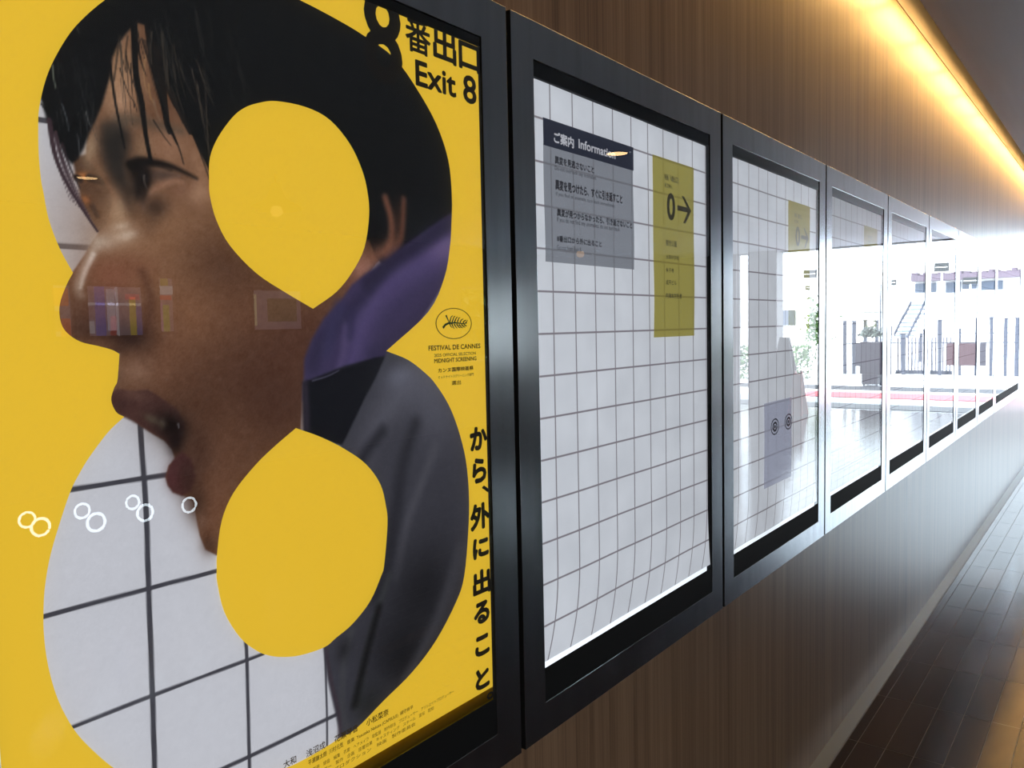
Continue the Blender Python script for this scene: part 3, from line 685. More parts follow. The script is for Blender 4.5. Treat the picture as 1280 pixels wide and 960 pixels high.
NOTICE_TEXT=[('heading_lettering', 'ご案内', 1.2059, 1.2706, 1.813, 1.8333, 1), ('heading_lettering', 'Information', 1.2863, 1.4206, 1.8163, 1.8335, 1), ('rule_lettering', '異変を見逃さないこと', 1.2081, 1.3401, 1.7773, 1.7916, 1), ('rule_lettering', 'Do not overlook any anomalies.', 1.2077, 1.3482, 1.7648, 1.7739, 0), ('rule_lettering', '異変を見つけたら、すぐに引き返すこと', 1.208, 1.4462, 1.732, 1.7508, 1), ('rule_lettering', 'If you find an anomaly, turn back immediately.', 1.2095, 1.4179, 1.7202, 1.7289, 0), ('rule_lettering', '異変が見つからなかったら、引き返さないこと', 1.212, 1.4855, 1.6863, 1.7, 1), ('rule_lettering', 'If you do not find any anomalies, do not turn back.', 1.2117, 1.4358, 1.6745, 1.6852, 0), ('rule_lettering', '8番出口から外に出ること', 1.2106, 1.3642, 1.6412, 1.653, 1), ('rule_lettering', 'Go out from Exit 8.', 1.2102, 1.2915, 1.6277, 1.6358, 0)]
SIGN_TEXT=[('small_lettering', '映画「8番出口」', 1.6322, 1.7017, 1.8043, 1.8181, 0.4), ('small_lettering', '8.29fri.', 1.6334, 1.6715, 1.7886, 1.798, 0.4), ('arrow_sign', '0', 1.6362, 1.6776, 1.7184, 1.7788, 3), ('place_lettering', '観世公園', 1.6366, 1.6892, 1.6624, 1.6763, 0.4), ('place_lettering', '水無中学校', 1.6361, 1.7005, 1.6335, 1.644, 0.4), ('place_lettering', '朱子寺', 1.6355, 1.6747, 1.6048, 1.6149, 0.4), ('place_lettering', '成平ビル', 1.635, 1.6871, 1.5775, 1.5887, 0.4), ('place_lettering', '内海本労色者', 1.6345, 1.7141, 1.548, 1.5598, 0.4)]
# ------------------------------------------------------------------ measures
CEIL_Z = 2.72
END_X = 14.3
PITCH_X, CASE_X0, GAPW = 0.86, 1.0745, 0.0116
Z_TOP, Z_BOT = 2.0037, 0.7657
ST_L, ST_R, RAIL_T, RAIL_B, BAND = 0.0621, 0.0648, 0.0644, 0.0611, 0.0617
WF = 0.008                                   # face of the wood panelling

# ------------------------------------------------------------------ setting
V, F = boxes_mesh('', [(-4, 8.8, WF, .075, 0, Z_BOT), (-4, 8.8, WF, .075, Z_TOP, 2.828), (-4, CASE_X0 - PITCH_X * 1.0 + .006, WF, .075, Z_BOT, Z_TOP), (8.8, END_X, WF, .075, 0, 2.828)])
struct(obj('wall_left', V, F, WOOD))
struct(box('wall_left_recess', (0.2, 8.82, .062, .078, Z_BOT - .01, Z_TOP + .01), GAPB))
struct(box('trim_1', (-4, END_X, WF + .006, .075, 2.826, 2.834), GAPB))
struct(box('wall_left_cove', (-4, END_X, WF, .075, 2.834, 3.25), PLASTER))
struct(box('ceiling', [(-4, END_X, -7.2, -.13, CEIL_Z, CEIL_Z + .06), (-4, END_X, -.19, -.13, CEIL_Z + .06, 3.25), (-4, END_X, -.19, .075, 3.2, 3.3)], CEIL))

# floor: laid tiles, each with its own tone
random.seed(11)
FV, FF, FC = [], [], []
TW, TL, G = 0.0905, 0.425, 0.0022
tones = [(50, 44, 43), (58, 50, 49), (54, 46, 44), (64, 54, 51), (48, 43, 43), (60, 49, 45)]
def tile(x0, x1, y0, y1, c):
    b = len(FV)
    FV.extend([(x0, y0, 0), (x1, y0, 0), (x1, y1, 0), (x0, y1, 0)])
    FF.append((b, b + 1, b + 2, b + 3))
    FC.append(lin(c))
rows = [(-0.075 - TW * (k + 1), -0.075 - TW * k) for k in range(26)]
rows = [(-0.075, -0.042)] + rows
for ri, (ya, yb) in enumerate(rows):
    off = 5.07 - TL * 22 + (0 if ri % 2 == 0 else 0.0)
    k = 0
    x = off
    while x < END_X:
        c = random.choice(tones)
        rnd = random.random()
        if rnd < .012:
            c = (104, 84, 70)
        if ri == 2 and abs(x - 5.07) < .1:
            c = (108, 86, 70)
        if ri == 5 and 2.7 < x < 3.5:
            c = (104, 84, 70)
        if x > -4:
            tile(x + G / 2, min(x + TL - G / 2, END_X), ya + G / 2, yb - G / 2, c)
        x += TL
y_in = rows[-1][0]
TW2 = TW * 4
yy = y_in
while yy > -7.1:                              # coarser field away from the wall
    x = -4
    while x < END_X:
        tile(x + G, min(x + TL * 2 - G, END_X), yy - TW2 + G, yy - G, random.choice(tones))
        x += TL * 2
    yy -= TW2
TILE = mat('glazed_brown_floor_tile', (.05, .04, .035), 0.16, 0, 0.5)
_vc = nd(TILE, 'ShaderNodeVertexColor', layer_name='tone')
_fn = noise_of(TILE, 1.0, 5, 14, 1, 4)
lk(TILE, mix_col(TILE, math_n(TILE, 'MULTIPLY', _fn, .5), _vc.outputs[0], (.018, .014, .013)), bsdf(TILE).inputs['Base Color'])
_rg = nd(TILE, 'ShaderNodeMapRange')
_rg.inputs[3].default_value = .07
_rg.inputs[4].default_value = .2
lk(TILE, noise_of(TILE, 1.0, 2.2, 3.5, 1, 3, .6), _rg.inputs[0])
lk(TILE, _rg.outputs[0], bsdf(TILE).inputs['Roughness'])
bump(TILE, noise_of(TILE, 1.0, 1.6, 3, 1, 1), .10, .004)
fl = struct(obj('floor', FV, FF, TILE, loc=(0, 0, 0)))
ca = fl.data.color_attributes.new('tone', 'FLOAT_COLOR', 'CORNER')
ca.data.foreach_set('color', np.repeat(np.array([(*c, 1) for c in FC], dtype=np.float32), 4, axis=0).ravel())
GROUT = mat('pale_floor_grout', lin((112, 106, 102)), .5)
struct(box('floor_grout_bed', (-4, END_X, -7.2, 0.05, -.06, -.0012), GROUT))
struct(box('baseboard_left', (-4, END_X, -.040, WF, -.001, .004), SKIRT))

# the far sides of the hall
struct(box('wall_back', (-4.1, -4, -7.3, .08, -.06, 3.3), DARKW))
struct(box('wall_right', [(-4, 9.3, -7.3, -7.2, -.06, CEIL_Z + .06), (10.5, END_X, -7.3, -7.2, -.06, CEIL_Z + .06), (9.3, 10.5, -7.3, -7.2, -.06, 1.0), (9.3, 10.5, -7.3, -7.2, 2.1, CEIL_Z + .06)], DARKW))
PALEW = mat('grey_column_cladding', (.20, .205, .215), .4)
struct(box('column_end', (END_X - .35, END_X, -4.55, -4.06, 0, CEIL_Z), PALEW))
struct(box('wall_end', (END_X - .2, END_X, -7.2, -4.83, 0, CEIL_Z), DARKW))
struct(box('beam_end', (END_X - .12, END_X + .05, -7.2, .07, CEIL_Z - .02, CEIL_Z + .6), PALEW))
# outside ground
struct(box('ground_pavement', (END_X, 60, -40, 25, -.3, -.005), CONC))
struct(box('trim_2', (14.45, 15.25, -9, 1, -.005, .006), mat('dark_threshold_grating', (.022, .024, .03), .5)))
struct(box('trim_3', (16.5, 17.7, -4.6, 1, -.005, .006), mat('red_paving_band', (.55, .09, .11), .7)))
struct(box('trim_4', (18.4, 19.4, -9, 1, -.005, .006), mat('dark_gutter_strip', (.03, .032, .042), .7)))

# ------------------------------------------------------------------ cove lamps (their own light)
def area(name, loc, size, energy, color, rot=(0, 0, 0), spread=180):
    d = bpy.data.lights.new(name, 'AREA')
    d.shape = 'RECTANGLE'
    d.size, d.size_y = size
    d.energy = energy
    d.color = color
    d.spread = R(spread)
    o = bpy.data.objects.new(name, d)
    COL.objects.link(o)
    o.location = loc
    o.rotation_euler = rot
    return o
WARM = (1.0, .56, .18)
area('cove_tube_light', (.2, -.112, 2.88), (6.2, .04), COVE_TUBE * .5 * 6.2, WARM, (R(32), 0, 0))
for k in range(16):                          # tube fittings end to end behind the ceiling edge
    area('cove_tube_light', (3.66 + .63 * k, -.112, 2.88), (.58, .04), COVE_TUBE * .58, WARM, (R(20), 0, 0))

area('added_fill_light', (-1.8, -2.6, 2.69), (1.6, 1.6), ADDED_FILL, (1.0, .96, .9))  # unseen fill added to lift the dim hall, no ceiling fitting behind it

# ------------------------------------------------------------------ display cases
def frame_mesh(x0, x1, z0, z1, ox0, ox1, oz0, oz1, y0, y1):
    V = []
    for y in (y0, y1):
        V += [(x0, y, z0), (x1, y, z0), (x1, y, z1), (x0, y, z1), (ox0, y, oz0), (ox1, y, oz0), (ox1, y, oz1), (ox0, y, oz1)]
    F = []
    for i in range(4):
        j = (i + 1) % 4
        F.append((i, j, 4 + j, 4 + i))
        F.append((8 + j, 8 + i, 12 + i, 12 + j))
        F.append((j, i, 8 + i, 8 + j))
        F.append((4 + i, 4 + j, 12 + j, 12 + i))
    return V, F

CASES = []
def display_case(x0, x1, label, lining=.026):
    ox0, ox1, oz0, oz1 = x0 + ST_L, x1 - ST_R, Z_BOT + RAIL_B, Z_TOP - RAIL_T
    t = thing('display_case', ((x0 + x1) / 2, .03, Z_BOT), label, 'display case', 'display cases in a row along the wood wall')
    V, F = frame_mesh(x0, x1, Z_BOT, Z_TOP, ox0, ox1, oz0, oz1, 0, .05)
    fr = obj('frame', V, F, [STEEL, GAPB], t, bevel=.0012)
    for q in (3, 7, 11, 15, 6, 14):
        fr.data.polygons[q].material_index = 1      # dark lining of the opening; outer sides darkened as shade between cases
    box('back_panel', (x0 + .004, x1 - .004, .050, .060, Z_BOT + .004, Z_TOP - .004), GAPB, t)
    # black rail below the pane, black lining above the sheet
    # rail with its top edge sloping back towards the sheet
    xa, xb, za, zb_ = ox0 + .0004, ox1 - .0004, oz0, oz0 + BAND
    V = [(xa, .0008, za), (xb, .0008, za), (xb, .0008, zb_), (xa, .0008, zb_), (xa, .012, za), (xb, .012, za), (xb, .012, zb_ - .016), (xa, .012, zb_ - .016)]
    obj('bottom_rail', V, [(0, 1, 2, 3), (5, 4, 7, 6), (3, 2, 6, 7), (1, 0, 4, 5), (0, 3, 7, 4), (2, 1, 5, 6)], BLACK, t)
    box('top_lining', (ox0 + .0004, ox1 - .0004, .0032, .049, oz1 - lining, oz1), BLACK, t)
    box('light_panel', (ox0 + .004, ox1 - .004, .0125, .046, oz0 + BAND - .02, oz1 - .028), LPANEL, t)
    g = [(ox0, .0020, oz0 + BAND), (ox1, .0020, oz0 + BAND), (ox1, .0020, oz1), (ox0, .0020, oz1)]
    obj('glass_pane', g, [(0, 1, 2, 3)], GLASS, t)
    CASES.append((t, ox0, ox1, oz0, oz1))
    return t
cx = lambda k: (CASE_X0 + PITCH_X * k + GAPW / 2, CASE_X0 + PITCH_X * (k + 1) - GAPW / 2)
labs = ['stainless steel display case holding the yellow portrait film poster, nearest the viewer',
        'stainless steel display case holding the white tile sheet with the grey information notice',
        'stainless steel display case whose tile sheet carries a grey notice with two round icons',
        'stainless steel display case right after the round icon notice, fourth along the wall',
        'stainless steel display case fifth along the wall, second beyond the round icon notice',
        'stainless steel display case sixth along the wall, with a bright street reflection',
        'narrow looking stainless steel display case seventh along the wall, third from the far end',
        'steel display case just before the double width one at the far end of the row']
for i in range(8):
    display_case(*cx(i - 1), labs[i], .014 if i == 0 else .026)
display_case(CASE_X0 + PITCH_X * 7 + GAPW / 2, CASE_X0 + PITCH_X * 9 - GAPW / 2, 'double width steel display case closing the far end of the row')

# ------------------------------------------------------------------ film poster in the first case
YEL = (234, 195, 56)
P_YEL = printed('yellow_poster_ink', YEL)
P_INK = printed('black_poster_ink', (24, 22, 20), rough=.5)
P_BROWNINK = printed('dark_brown_ink', (52, 40, 18), rough=.5)
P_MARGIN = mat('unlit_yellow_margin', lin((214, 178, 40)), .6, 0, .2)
t0, ox0, ox1, oz0, oz1 = CASES[0]
PY = .0065
M3 = lambda lp: [(x / 1000, z / 1000) for x, z in lp]
poster = thing('film_poster', ((ox0 + ox1) / 2, PY, oz0), 'large yellow film poster with a dark haired man seen inside a huge numeral 8', 'poster')
pz0, pz1 = oz0 + BAND + .018, oz1 - .010
outl = smooth_loop(M3(OUTLINE))
outl = [(x, max(z, pz0 + .0015)) for x, z in outl]
outl = [(x, min(z, pz1 - .0015)) for x, z in outl]
flat_curve('yellow_sheet', [[(ox0 + .002, pz0), (ox1 - .003, pz0), (ox1 - .003, pz1), (ox0 + .002, pz1)], outl], PY - .0010, P_YEL, poster)
flat_curve('upper_counter', [smooth_loop(M3(LOBE_UP))], PY - .0011, P_YEL, poster)
flat_curve('lower_counter', [smooth_loop(M3(LOBE_LOW))], PY - .0011, P_YEL, poster)
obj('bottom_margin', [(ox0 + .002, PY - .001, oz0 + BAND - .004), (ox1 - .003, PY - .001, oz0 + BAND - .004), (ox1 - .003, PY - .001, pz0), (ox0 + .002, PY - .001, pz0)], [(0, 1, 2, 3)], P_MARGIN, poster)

# the picture: soft colour print evaluated on a fine grid of the sheet
def paint():
    ol = np.array(outl) * 1000
    x0, x1 = ox0 * 1000 + 2, ol[:, 0].max() + 2
    z0, z1 = pz0 * 1000 + 1, pz1 * 1000 - 1
    st = 1.25
    nx, nz = int((x1 - x0) / st) + 1, int((z1 - z0) / st) + 1
    gx = np.linspace(x0, x1, nx)
    gz = np.linspace(z0, z1, nz)
    X, Z = np.meshgrid(gx, gz)
    C = np.empty((nz, nx, 3), np.float32)
    C[:] = np.array((199, 201, 209))
    C += (np.clip((1500 - Z) / 600, -1, 1) * 5)[..., None]
    rng = np.random.default_rng(3)
    def segdist(px, pz, a, b):
        d = b - a
        L = max((d ** 2).sum(), 1e-9)
        t = np.clip(((px - a[0]) * d[0] + (pz - a[1]) * d[1]) / L, 0, 1)
        return np.hypot(px - a[0] - t * d[0], pz - a[1] - t * d[1]), t
    def window(lo, hi, pad):
        i0, i1 = np.searchsorted(gx, [lo[0] - pad, hi[0] + pad])
        j0, j1 = np.searchsorted(gz, [lo[1] - pad, hi[1] + pad])
        return slice(max(j0, 0), max(j1, 0)), slice(max(i0, 0), max(i1, 0))
    for op in PAINT:
        if op[0] == 'P':
            _, pts, c, soft, a = op
            p = np.array(pts)
            w = window(p.min(0), p.max(0), soft * 2)
            px, pz = X[w], Z[w]
            if px.size == 0:
                continue
            ins = np.zeros(px.shape, bool)
            dmin = np.full(px.shape, 1e9)
            for i in range(len(p)):
                q0, q1 = p[i - 1], p[i]
                cond = (q0[1] > pz) != (q1[1] > pz)
                if q1[1] != q0[1]:
                    xi = (q1[0] - q0[0]) * (pz - q0[1]) / (q1[1] - q0[1]) + q0[0]
                    ins ^= cond & (px < xi)
                dmin = np.minimum(dmin, segdist(px, pz, q0, q1)[0])
            sd = np.where(ins, dmin, -dmin)
            al = np.clip(sd / max(soft, .3) * .5 + .5, 0, 1)
            al = al * al * (3 - 2 * al) * a
        elif op[0] == 'S':
            _, pts, w0, w1, c, soft, a = op
            p = np.array(pts)
            # resample the stroke smoothly
            if len(p) > 2:
                q = []
                for i in range(len(p) - 1):
                    pa, pb, pc, pd = p[max(i - 1, 0)], p[i], p[i + 1], p[min(i + 2, len(p) - 1)]
                    for t in np.linspace(0, 1, 5)[:-1]:
                        q.append(.5 * (2 * pb + (pc - pa) * t + (2 * pa - 5 * pb + 4 * pc - pd) * t * t + (3 * pb - pa - 3 * pc + pd) * t ** 3))
                q.append(p[-1])
                p = np.array(q)
            w = window(p.min(0), p.max(0), max(w0, w1) + soft * 2)
            px, pz = X[w], Z[w]
            if px.size == 0:
                continue
            best = np.full(px.shape, -1e9)
            n = len(p) - 1
            for i in range(n):
                d, t = segdist(px, pz, p[i], p[i + 1])
                hw = (w0 + (w1 - w0) * ((i + t) / n)) / 2
                best = np.maximum(best, hw - d)
            s = max(soft, .35)
            al = np.clip(best / s * .5 + .5, 0, 1)
            al = al * al * (3 - 2 * al) * a
        else:
            _, ce, ea, eb, c, a = op
            ce, ea, eb = map(np.array, (ce, ea, eb))
            Mx = np.linalg.inv(np.stack([ea - ce, eb - ce], 1))
            r_ = 2.2 * max(np.abs(ea - ce).max(), np.abs(eb - ce).max()) * 1.2
            w = window(ce - r_, ce + r_, 0)
            px, pz = X[w] - ce[0], Z[w] - ce[1]
            if px.size == 0:
                continue
            u_ = Mx[0, 0] * px + Mx[0, 1] * pz
            v_ = Mx[1, 0] * px + Mx[1, 1] * pz
            d2 = u_ * u_ + v_ * v_
            al = np.exp(-d2 * .95) * a
        C[w] += (np.array(c, np.float32) - C[w]) * al[..., None]
    def cloud(step):
        q = rng.normal(0, 1, (nz // step + 3, nx // step + 3))
        jz, ix = np.arange(nz) / step, np.arange(nx) / step
        a0, b0 = jz.astype(int), ix.astype(int)
        fz, fx = (jz - a0)[:, None], (ix - b0)[None]
        return (q[a0][:, b0] * (1 - fz) * (1 - fx) + q[a0 + 1][:, b0] * fz * (1 - fx) + q[a0][:, b0 + 1] * (1 - fz) * fx + q[a0 + 1][:, b0 + 1] * fz * fx)
    grain = cloud(2) * .6 + cloud(5) * .7 + rng.normal(0, .8, (nz, nx))
    warm = np.clip((C[..., 0] - C[..., 2] - 12) / 30, 0, 1)          # skin carries more grain than tiles
    C += (grain * (1.2 + 1.9 * warm))[..., None]
    C = np.clip(C, 0, 255) / 255
    L = np.where(C <= .04045, C / 12.92, ((C + .055) / 1.055) ** 2.4).astype(np.float32)
    return gx / 1000, gz / 1000, L
gx, gz, PIC = paint()
nz_, nx_ = PIC.shape[:2]
me = bpy.data.meshes.new('portrait_print')
co = np.zeros((nz_ * nx_, 3), np.float32)
XX, ZZ = np.meshgrid(gx, gz)
pb = base_of(poster)
co[:, 0] = XX.ravel() - pb.x
co[:, 1] = 0
co[:, 2] = ZZ.ravel() - pb.z
idx = np.arange(nz_ * nx_).reshape(nz_, nx_)
quads = np.stack([idx[:-1, :-1], idx[:-1, 1:], idx[1:, 1:], idx[1:, :-1]], -1).reshape(-1, 4)
me.vertices.add(len(co))
me.vertices.foreach_set('co', co.ravel())
me.loops.add(quads.size)
me.loops.foreach_set('vertex_index', quads.ravel().astype(np.int32))
me.polygons.add(len(quads))
me.polygons.foreach_set('loop_start', np.arange(0, quads.size, 4, dtype=np.int32))
me.update(calc_edges=True)
ca = me.color_attributes.new('print', 'FLOAT_COLOR', 'POINT')
ca.data.foreach_set('color', np.concatenate([PIC.reshape(-1, 3), np.ones((nz_ * nx_, 1), np.float32)], 1).astype(np.float32).ravel())
P_PIC = mat('photo_print', (.5, .5, .5), .6, 0, .2)
_vc = nd(P_PIC, 'ShaderNodeVertexColor', layer_name='print')
_hv = nd(P_PIC, 'ShaderNodeVectorMath', operation='SCALE')
_hv.inputs['Scale'].default_value = .5
lk(P_PIC, _vc.outputs[0], _hv.inputs[0])
lk(P_PIC, _hv.outputs[0], bsdf(P_PIC).inputs['Base Color'])
lk(P_PIC, _vc.outputs[0], bsdf(P_PIC).inputs['Emission Color'])
bsdf(P_PIC).inputs['Emission Strength'].default_value = PRINT
P_PIC.cycles.emission_sampling = 'NONE'
me.materials.append(P_PIC)
pic = bpy.data.objects.new('portrait_print', me)
COL.objects.link(pic)
pic.parent = poster
pic['label'] = 'photo of a man with black hair, purple hood and grey jacket against white tiles'

def lettering(name, items, y, m, parent, label=None):
    V, F = [], []
    for (_, body, x0, x1, z0, z1, b) in items:
        add_text(V, F, body, x0, x1, z0, z1, y, b)
    o = obj(name, V, F, m, parent)
    if label:
        o['label'] = label
    return o
for part, m in (('title_lettering', P_INK), ('tagline_lettering', P_INK), ('festival_lettering', P_BROWNINK), ('credits_lettering', P_BROWNINK)):
    lettering(part, [t for t in POSTER_TEXT if t[0] == part], PY - .0016, m, poster)
_zc = min(t[4] for t in POSTER_TEXT if t[0] == 'credits_lettering')
rows_ = [('credits_lettering', s, xa, xb, za, za + .0056, 0) for s, xa, xb, za in (
    ('撮影　照明　美術　録音　編集　衣裳　ヘアメイク　助監督　制作担当　プロデューサー　アソシエイトプロデューサー', .60, .905, _zc - .0095),
    ('ラインプロデューサー　製作　企画　音響効果　キャスティング　スチール　宣伝　配給', .60, .86, _zc - .0175),
    ('製作幹事　制作プロダクション　映画　製作委員会', .60, .82, _zc - .0255))]
lettering('small_print', rows_, PY - .0016, P_BROWNINK, poster)
# festival emblem: ring with a palm leaf
ex, ez = EMBLEM['c'][0] / 1000, EMBLEM['c'][1] / 1000
rx, rz = EMBLEM['rx'] / 1000, EMBLEM['rz'] / 1000
ell = lambda k: [(ex + rx * k * math.cos(a), ez + rz * k * math.sin(a)) for a in np.linspace(0, 2 * math.pi, 65)[:-1]]
em = flat_curve('festival_emblem', [ell(1.0), ell(.955)], PY - .0016, P_BROWNINK, poster)
def ribbon(V, F, pts, w0, w1, y):
    pts = [Vector((p[0] / 1000, p[1] / 1000)) for p in pts]
    b = len(V)
    n = len(pts)
    for i, p in enumerate(pts):
        t = (pts[min(i + 1, n - 1)] - pts[max(i - 1, 0)]).normalized()
        nn = Vector((-t.y, t.x))
        w = w0 + (w1 - w0) * i / (n - 1)
        for s in (-.5, .5):
            q = p + nn * w * s
            V.append((q.x, y, q.y))
    for i in range(n - 1):
        F.append((b + 2 * i, b + 2 * i + 2, b + 2 * i + 3, b + 2 * i + 1))
V, F = [], []
ribbon(V, F, EMBLEM['stem'], .0042, .001, PY - .0016)
ribbon(V, F, EMBLEM['stem2'], .0032, .0012, PY - .0016)
for lf in EMBLEM['up'] + EMBLEM['dn']:
    ribbon(V, F, lf, .0028, .0008, PY - .0016)
P_GREENINK = printed('dark_green_ink', (24, 48, 34))
obj('palm_leaf', V, F, P_GREENINK, em)

# ------------------------------------------------------------------ tiled sheets
SHEET = mat('white_tile_sheet_print', (.5, .5, .5), .55, 0, .2)
_uv = nd(SHEET, 'ShaderNodeUVMap')
_sp = nd(SHEET, 'ShaderNodeSeparateXYZ')
lk(SHEET, _uv.outputs[0], _sp.inputs[0])
def line_mask(sock, half):
    f = math_n(SHEET, 'FRACT', sock)
    d = math_n(SHEET, 'ABSOLUTE', math_n(SHEET, 'SUBTRACT', f, .5))
    n = nd(SHEET, 'ShaderNodeMapRange')
    n.inputs[1].default_value = .5 - half - .008
    n.inputs[2].default_value = .5 - half + .008
    lk(SHEET, d, n.inputs[0])
    return n.outputs[0]
_ln = math_n(SHEET, 'MAXIMUM', line_mask(_sp.outputs[0], .024), line_mask(_sp.outputs[1], .024))
_tone = ramp(SHEET, noise_of(SHEET, 1.0, 9, 9, 9, 3), [(.35, lin((206, 211, 219))), (.65, lin((216, 221, 229)))])
_c = mix_col(SHEET, _ln, _tone, lin((130, 125, 133)))
lk(SHEET, mix_col(SHEET, .5, _c, (0.0, 0.0, 0.0)), bsdf(SHEET).inputs['Base Color'])
lk(SHEET, _c, bsdf(SHEET).inputs['Emission Color'])
bsdf(SHEET).inputs['Emission Strength'].default_value = PRINT
SHEET.cycles.emission_sampling = 'NONE'
# dimmed copy of the sheet glow for far cases; their light panels are equal
SHEET_DIM = SHEET.copy()
SHEET_DIM.name = 'white_tile_sheet_dimmed_copy'
bsdf(SHEET_DIM).inputs['Emission Strength'].default_value = PRINT * .55
SHEET_DIM.cycles.emission_sampling = 'NONE'

def tile_sheet(k, label, width=1):
    t, ox0, ox1, oz0, oz1 = CASES[k]
    zb, zt = oz0 + BAND + .008, oz1 - .020
    nxs, nzs = 36 * width, 60
    V, F, UV = [], [], []
    xs0 = CASE_X0 + PITCH_X * (k - 1) + .1275
    rnd = random.Random(k)
    ph = rnd.random() * 6
    for j in range(nzs + 1):
        for i in range(nxs + 1):
            x = ox0 + .002 + (ox1 - ox0 - .006) * i / nxs
            z = zb + (zt - zb) * (1 - (1 - j / nzs) ** 1.0)
            q = max(0, (zb + .17 - z) / .17)
            y = .0098 + .0007 * math.sin(x * 21 + ph + z * 2) - .0060 * q ** 2
            V.append((x, y, z))
            # the sheet rolls forward near its foot, so the print is drawn in with it
            UV.append(((x - xs0) / .0727 + .62 * q ** 2.4, (z - 1.850) / .0743))
    for j in range(nzs):
        for i in range(nxs):
            a = j * (nxs + 1) + i
            F.append((a, a + 1, a + nxs + 2, a + nxs + 1))
    o = obj('tile_pattern_sheet', V, F, SHEET if k < 3 else SHEET_DIM, smooth=True, loc=((ox0 + ox1) / 2, .0098, zb))
    uvl = o.data.uv_layers.new(name='UVMap')
    vi = np.empty(len(o.data.loops), np.int32)
    o.data.loops.foreach_get('vertex_index', vi)
    uvl.data.foreach_set('uv', np.array(UV, np.float32)[vi].ravel())
    return tag(o, label, 'poster', 'white tile pattern sheets in the display cases')
tl = ['white tile pattern sheet behind the grey information notice, foot curling forward',
      'white tile pattern sheet behind the grey notice with two round icons',
      'faint white tile pattern sheet in the fourth display case along the wall',
      'faint tile pattern sheet in the fifth display case, mostly washed out by reflection',
      'tile pattern sheet in the sixth display case, behind the street reflection',
      'tile pattern sheet in the seventh display case, behind the bright reflection',
      'tile pattern sheet in the display case just before the double width one',
      'wide tile pattern sheet in the double width case at the far end']
for k in range(1, 9):
    tile_sheet(k, tl[k - 1], 2 if k == 8 else 1)

def film(name, c, s, see):
    """coloured translucent sheet: the light panel shines through its ink, the pattern behind stays faintly visible"""
    m = printed(name, c, s)
    nt = m.node_tree
    out = [n for n in nt.nodes if n.type == 'OUTPUT_MATERIAL'][0]
    mx = nd(m, 'ShaderNodeMixShader')
    tr = nd(m, 'ShaderNodeBsdfTransparent')
    tr.inputs[0].default_value = (*[min(1, v * 2.2) for v in lin(c)], 1)
    mx.inputs[0].default_value = see
    lk(m, bsdf(m).outputs[0], mx.inputs[1])
    lk(m, tr.outputs[0], mx.inputs[2])
    lk(m, mx.outputs[0], out.inputs[0])
    return m
F_GREY = film('grey_translucent_film', (126, 129, 135), 1.0, .35)
F_PALE = film('pale_grey_translucent_film', (158, 161, 174), 1.0, .35)
F_NAVY = printed('navy_heading_ink', (44, 48, 62))
F_YEL = film('yellow_translucent_film', (150, 142, 78), .9, .35)
F_WHITE = printed('pale_grey_ink', (188, 190, 198))
F_INK = printed('dark_grey_ink', (46, 46, 52))
F_INK2 = printed('olive_black_ink', (58, 56, 44))

def hung(name, x0, x1, z0, z1, y, m, parent, ph=0.0, amp=.0007, n=24):
    V, F = [], []
    for j in range(n + 1):
        for i in range(7):
            zz = z0 + (z1 - z0) * j / n
            xx = x0 + (x1 - x0) * i / 6 + .0022 * math.sin(zz * 23 + ph) * (1 - j / n)
            V.append((xx, y + amp * math.sin(zz * 30 + i * .5 + ph) * .4, zz))
    for j in range(n):
        for i in range(6):
            a = j * 7 + i
            F.append((a, a + 1, a + 8, a + 7))
    return obj(name, V, F, m, parent, smooth=True)

note = thing('information_notice', (1.335, .010, 1.604), 'grey translucent information notice with a navy heading hung on the second sheet', 'notice')
hung('film_sheet', 1.1745, 1.494, 1.6045, 1.806, .0062, F_GREY, note, 1.0)
hb = box('heading_band', (1.1745, 1.494, .0048, .0054, 1.8045, 1.851), F_NAVY, note)
lettering('heading_lettering', [t for t in NOTICE_TEXT if t[0] == 'heading_lettering'], .0045, F_WHITE, hb)
lettering('rule_lettering', [t for t in NOTICE_TEXT if t[0] == 'rule_lettering'], .0048, F_INK, note)

def direction_sign(k, label):
    dx = PITCH_X * (k - 1)
    t = thing('direction_sign', (1.682 + dx, .010, 1.463), label, 'direction sign', 'yellow direction signs on the tile sheets')
    hung('film_sheet', 1.5805 + dx, 1.7835 + dx, 1.463, 1.851, .0062, F_YEL, t, 2.0 + k)
    sh = lambda L: [(a, b, c + dx, d + dx, e, f, g) for a, b, c, d, e, f, g in L]
    V, F = [], []
    add_text(V, F, '0', 1.6422 + dx, 1.6838 + dx, 1.7193, 1.7799, .0048, 2.2)
    obj('numeral', V, F, F_INK2, t)
    aw = [(1.6947, 1.7567), (1.7420, 1.7567), (1.7186, 1.7799), (1.7290, 1.7799), (1.7668, 1.7500), (1.7350, 1.7190), (1.7246, 1.7190), (1.7420, 1.7455), (1.6947, 1.7455)]
    aw = [(1.6947, 1.7563), (1.7440, 1.7563), (1.7175, 1.7795), (1.7290, 1.7795), (1.7668, 1.7505), (1.7360, 1.7195), (1.7246, 1.7195), (1.7462, 1.7450), (1.6947, 1.7450)]
    flat_curve('arrow', [[(a + dx, b) for a, b in aw]], .0048, F_INK2, t)
    lettering('film_lettering', sh([q for q in SIGN_TEXT if q[0] == 'small_lettering']), .0048, F_INK2, t)
    lettering('place_lettering', sh([q for q in SIGN_TEXT if q[0] == 'place_lettering']), .0048, F_INK2, t)
    return t
direction_sign(1, 'yellow direction sign with 0 and an arrow, beside the grey information notice')
direction_sign(2, 'pale yellow direction sign above the grey notice with two round icons')
direction_sign(3, 'faded yellow direction sign in the fourth display case along the wall')

